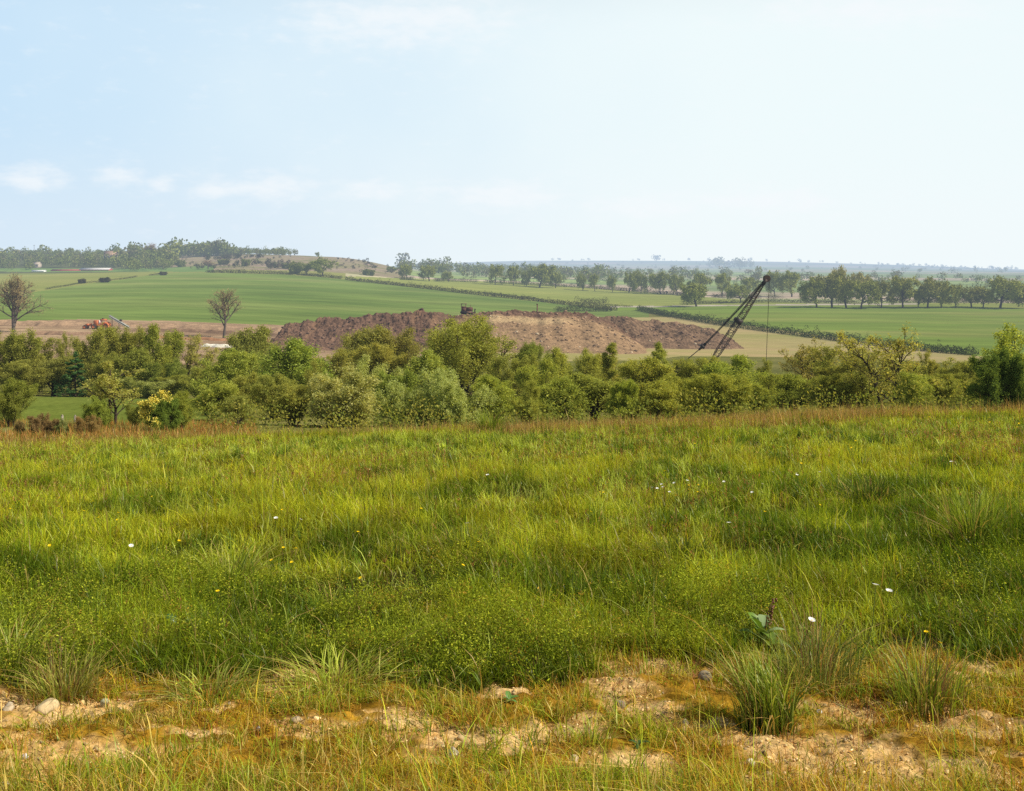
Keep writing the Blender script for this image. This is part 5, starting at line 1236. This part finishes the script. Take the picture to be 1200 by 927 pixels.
# ------------------------------------------------------------------ far buildings
M_REDWALL = flat_mat('red_wall', (.38, .09, .07), .8, var=.25, scale=.3)
M_PALEROOF = flat_mat('pale_roof', (.60, .58, .55), .7, var=.12, scale=.3)
M_TILE = flat_mat('tile_roof', (.46, .30, .19), .8, var=.2, scale=.4)
M_CREAM = flat_mat('cream_wall', (.44, .37, .28), .8, var=.15, scale=.4)
def building(px0, px1, ybase, hw, hr, dep, d, wall, roof, name, label, bays, winmat=M_GLASS):
    m = d / F; xc = (px0 + px1) / 2; P = G(xc, d); P[2] = -(ybase - HY) * m; L = (px1 - px0) * m
    root = empty(name, P); tag(root, label, 'building')
    S = MB(); S.box((0, 0, hw / 2 - .5), (L, dep, hw + 1)); 
    S.add([(-L / 2, -dep / 2, hw), (-L / 2, dep / 2, hw), (-L / 2, 0, hw + hr * .9), (L / 2, -dep / 2, hw), (L / 2, dep / 2, hw), (L / 2, 0, hw + hr * .9)], f3=[(0, 2, 1), (3, 4, 5)])
    S.build('wall', wall, root)
    S = MB(); o = .35
    for s in (-1, 1):
        a = np.array([(-L / 2 - o, s * (dep / 2 + o), hw - .15), (L / 2 + o, s * (dep / 2 + o), hw - .15), (L / 2 + o, 0, hw + hr), (-L / 2 - o, 0, hw + hr)])
        S.add(np.concatenate([a, a + [0, 0, .14]]), f4=[(0, 1, 2, 3), (4, 5, 6, 7), (0, 1, 5, 4), (1, 2, 6, 5), (2, 3, 7, 6), (3, 0, 4, 7)])
    S.build('roof', roof, root)
    for k in range(bays):
        x = -L / 2 + L * (k + .5) / bays
        S = MB(); S.box((x, -dep / 2 - .03, hw * .55), (L / bays * .45, .12, hw * .4)); S.build('window', winmat, root)
    return root
building(96, 130, 320.2, 3.4, 1.2, 10, 960, M_REDWALL, M_PALEROOF, 'long_shed', 'long red shed with pale roof below the wooded hill', 8)
building(62, 96, 320.6, 2.8, .8, 9, 958, M_REDWALL, M_REDWALL, 'red_shed', 'lower plain red shed joined to the left of the long shed', 7)
building(38.5, 53, 321.6, 3.2, .5, 5, 940, M_WHITE, M_WHITE, 'white_shed', 'small white shed at the far left of the green strip', 3)
building(123, 139, 304.2, 4.5, 3.8, 9, 1075, M_CREAM, M_TILE, 'farmhouse', 'farmhouse with pale orange roof among trees on the wooded hill', 4)
building(41, 47, 313.5, 3, 2, 7, 1010, M_CREAM, M_CREAM, 'cottage', 'tiny pale cottage at the foot of the wooded hill', 2)
S = MB(); S.tube([(0, 0, 0), (0, 0, 12)], .25, .15, n=6); S.box((0, 0, 11), (2.2, .2, .25)); P = G(40, 1260)
tag(S.build('utility_pole', M_STEEL, None, P), 'thin pole on the skyline of the wooded hill', 'pole')

M_WOOD = flat_mat('weathered_wood', (.36, .31, .24), .85, var=.3, scale=8)
for x, lab in ((73, 'pale fence post in front of the pasture, left of the pair'), (88, 'pale fence post in front of the pasture, right of the pair')):
    P = G(x, 59); S = MB(); S.box((0, 0, -.05), (.10, .09, .7)); S.box((0, 0, .33), (.10, .09, .06), taper=.4)
    tag(S.build('fence_post', M_WOOD, None, P), lab, 'fence post', 'fence posts by the pasture')
P = np.array([(629.5 - 600) / F * 344, 344, 0]); P[2] = (drop(HEAP, P[0], 344) or G(629, 352)[2]) - .3
S = MB(); S.tube([(0, 0, 0), (.05, 0, 2.6)], .22, .17, n=7); S.box((0, 0, 2.6), (.5, .4, .3))
tag(S.build('marker_post', M_RUSTY, None, P), 'short brown post on the crest of the heap right of the bulldozer', 'post')

# ------------------------------------------------------------------ camera, sky, sun
cam = bpy.data.cameras.new('camera'); co = bpy.data.objects.new('camera', cam); COL.objects.link(co)
cam.sensor_width = 36; cam.lens = 36 * F / 1200; cam.shift_y = -(463.5 - HY) / 1200
co.location = (0, 0, 0); co.rotation_euler = (math.pi / 2, 0, 0); cam.clip_start = .1; cam.clip_end = 20000
SC.camera = co

SUN_EL, SUN_AZ = R(42), R(104)      # azimuth measured to the right of the view direction
sun = bpy.data.lights.new('sun', 'SUN'); so = bpy.data.objects.new('sun', sun); COL.objects.link(so)
sun.energy = 5.0; sun.angle = R(.6); sun.color = (1.0, .93, .80)
dirv = np.array([math.sin(SUN_AZ) * math.cos(SUN_EL), math.cos(SUN_AZ) * math.cos(SUN_EL), math.sin(SUN_EL)])
from mathutils import Vector
so.rotation_euler = Vector(dirv).to_track_quat('Z', 'Y').to_euler(); so.location = (30, -20, 60)

W = bpy.data.worlds.new('World'); SC.world = W; W.use_nodes = True
nt = W.node_tree; N, L = nt.nodes, nt.links; N.clear()
sky = N.new('ShaderNodeTexSky'); sky.sky_type = 'NISHITA'; sky.sun_disc = False; sky.sun_elevation = SUN_EL; sky.sun_rotation = SUN_AZ
sky.dust_density = 2.0; sky.air_density = 1.0
s1 = mix(nt, 1.0, sky.outputs[0], (.075, .075, .075), 'MULTIPLY')
tc = N.new('ShaderNodeTexCoord'); sep = N.new('ShaderNodeSeparateXYZ'); L.new(tc.outputs['Generated'], sep.inputs[0])
def math_(op, a, b=None, c=None):
    m = N.new('ShaderNodeMath'); m.operation = op
    for k, q in enumerate((a, b, c)):
        if q is None: continue
        if isinstance(q, (int, float)): m.inputs[k].default_value = q
        else: L.new(q, m.inputs[k])
    return m.outputs[0]
def rmp(v, a, b, lo=0., hi=1.):
    m = N.new('ShaderNodeMapRange'); m.interpolation_type = 'SMOOTHSTEP'; L.new(v, m.inputs[0])
    for k, q in zip((1, 2, 3, 4), (a, b, lo, hi)): m.inputs[k].default_value = q
    return m.outputs[0]
hz = rmp(sep.outputs['Z'], .20, .45, 1., 0.)                       # bright hazy air low in the sky
hn = N.new('ShaderNodeTexNoise'); hn.inputs['Scale'].default_value = 3.5; hn.inputs['Detail'].default_value = 4; L.new(tc.outputs['Generated'], hn.inputs['Vector'])
ll = rmp(math_('ADD', sep.outputs['X'], math_('MULTIPLY', math_('SUBTRACT', hn.outputs['Fac'], .5), .45)), -.60, .22)
hzc = mix(nt, ll, (.55, .765, .965), (.885, .985, 1.0))
lowc = mix(nt, ll, (.655, .80, .945), (.905, .98, 1.0))
hzc = mix(nt, rmp(sep.outputs['Z'], .0, .14, 1., 0.), hzc, lowc)
c = mix(nt, math_('MULTIPLY', hz, .97), s1, hzc)
# fair-weather cumulus low in the haze
cn = N.new('ShaderNodeTexNoise'); cn.inputs['Scale'].default_value = 9.0; cn.inputs['Detail'].default_value = 7; cn.inputs['Roughness'].default_value = .55
mp = N.new('ShaderNodeMapping'); mp.inputs['Scale'].default_value = (1, 1, 2.6); mp.inputs['Location'].default_value = (3.3, .7, .2); L.new(tc.outputs['Generated'], mp.inputs[0]); L.new(mp.outputs[0], cn.inputs['Vector'])
sy = math_('MAXIMUM', sep.outputs['Y'], .05)
uu = math_('DIVIDE', sep.outputs['X'], sy); vv = math_('DIVIDE', sep.outputs['Z'], sy)
tot = None
for (px, py, sx, sz) in ((34, 208, 34, 15), (137, 206, 24, 15), (190, 214, 14, 8), (312, 220, 62, 13), (250, 224, 26, 8), (435, 224, 40, 10), (590, 228, 70, 14), (470, 26, 110, 30), (900, 236, 80, 14), (760, 242, 60, 12), (1010, 10, 120, 20)):
    a = math_('POWER', math_('ABSOLUTE', math_('DIVIDE', math_('SUBTRACT', uu, (px - 600) / F), sx * 1.2 / F)), 2.0)
    b = math_('POWER', math_('ABSOLUTE', math_('DIVIDE', math_('SUBTRACT', vv, (HY - py) / F), sz * 1.25 / F)), 2.0)
    g_ = math_('EXPONENT', math_('MULTIPLY', math_('ADD', a, b), -1.0))
    tot = g_ if tot is None else math_('MAXIMUM', tot, g_)
cn.inputs['Scale'].default_value = 42.0
up_ = math_('MULTIPLY', rmp(sep.outputs['Z'], .30, .45), rmp(cn.outputs['Fac'], .5, .7))
cl = rmp(math_('ADD', tot, math_('MULTIPLY', math_('SUBTRACT', cn.outputs['Fac'], .5), 1.9)), .05, 1.3)
cl = math_('MULTIPLY', math_('MAXIMUM', cl, math_('MULTIPLY', up_, .6)), .75)
c = mix(nt, cl, c, (.92, .96, .99))
bg = N.new('ShaderNodeBackground'); L.new(c, bg.inputs['Color']); bg.inputs['Strength'].default_value = 1.0
wo = N.new('ShaderNodeOutputWorld'); L.new(bg.outputs[0], wo.inputs['Surface'])

SC.view_settings.view_transform = 'Standard'; SC.view_settings.look = 'None'; SC.view_settings.exposure = 0; SC.view_settings.gamma = 1
cy = SC.cycles
cy.max_bounces = 6; cy.diffuse_bounces = 3; cy.transmission_bounces = 3; cy.glossy_bounces = 2; cy.transparent_max_bounces = 4
cy.caustics_reflective = False; cy.caustics_refractive = False; cy.sample_clamp_indirect = 4
cy.use_denoising = False
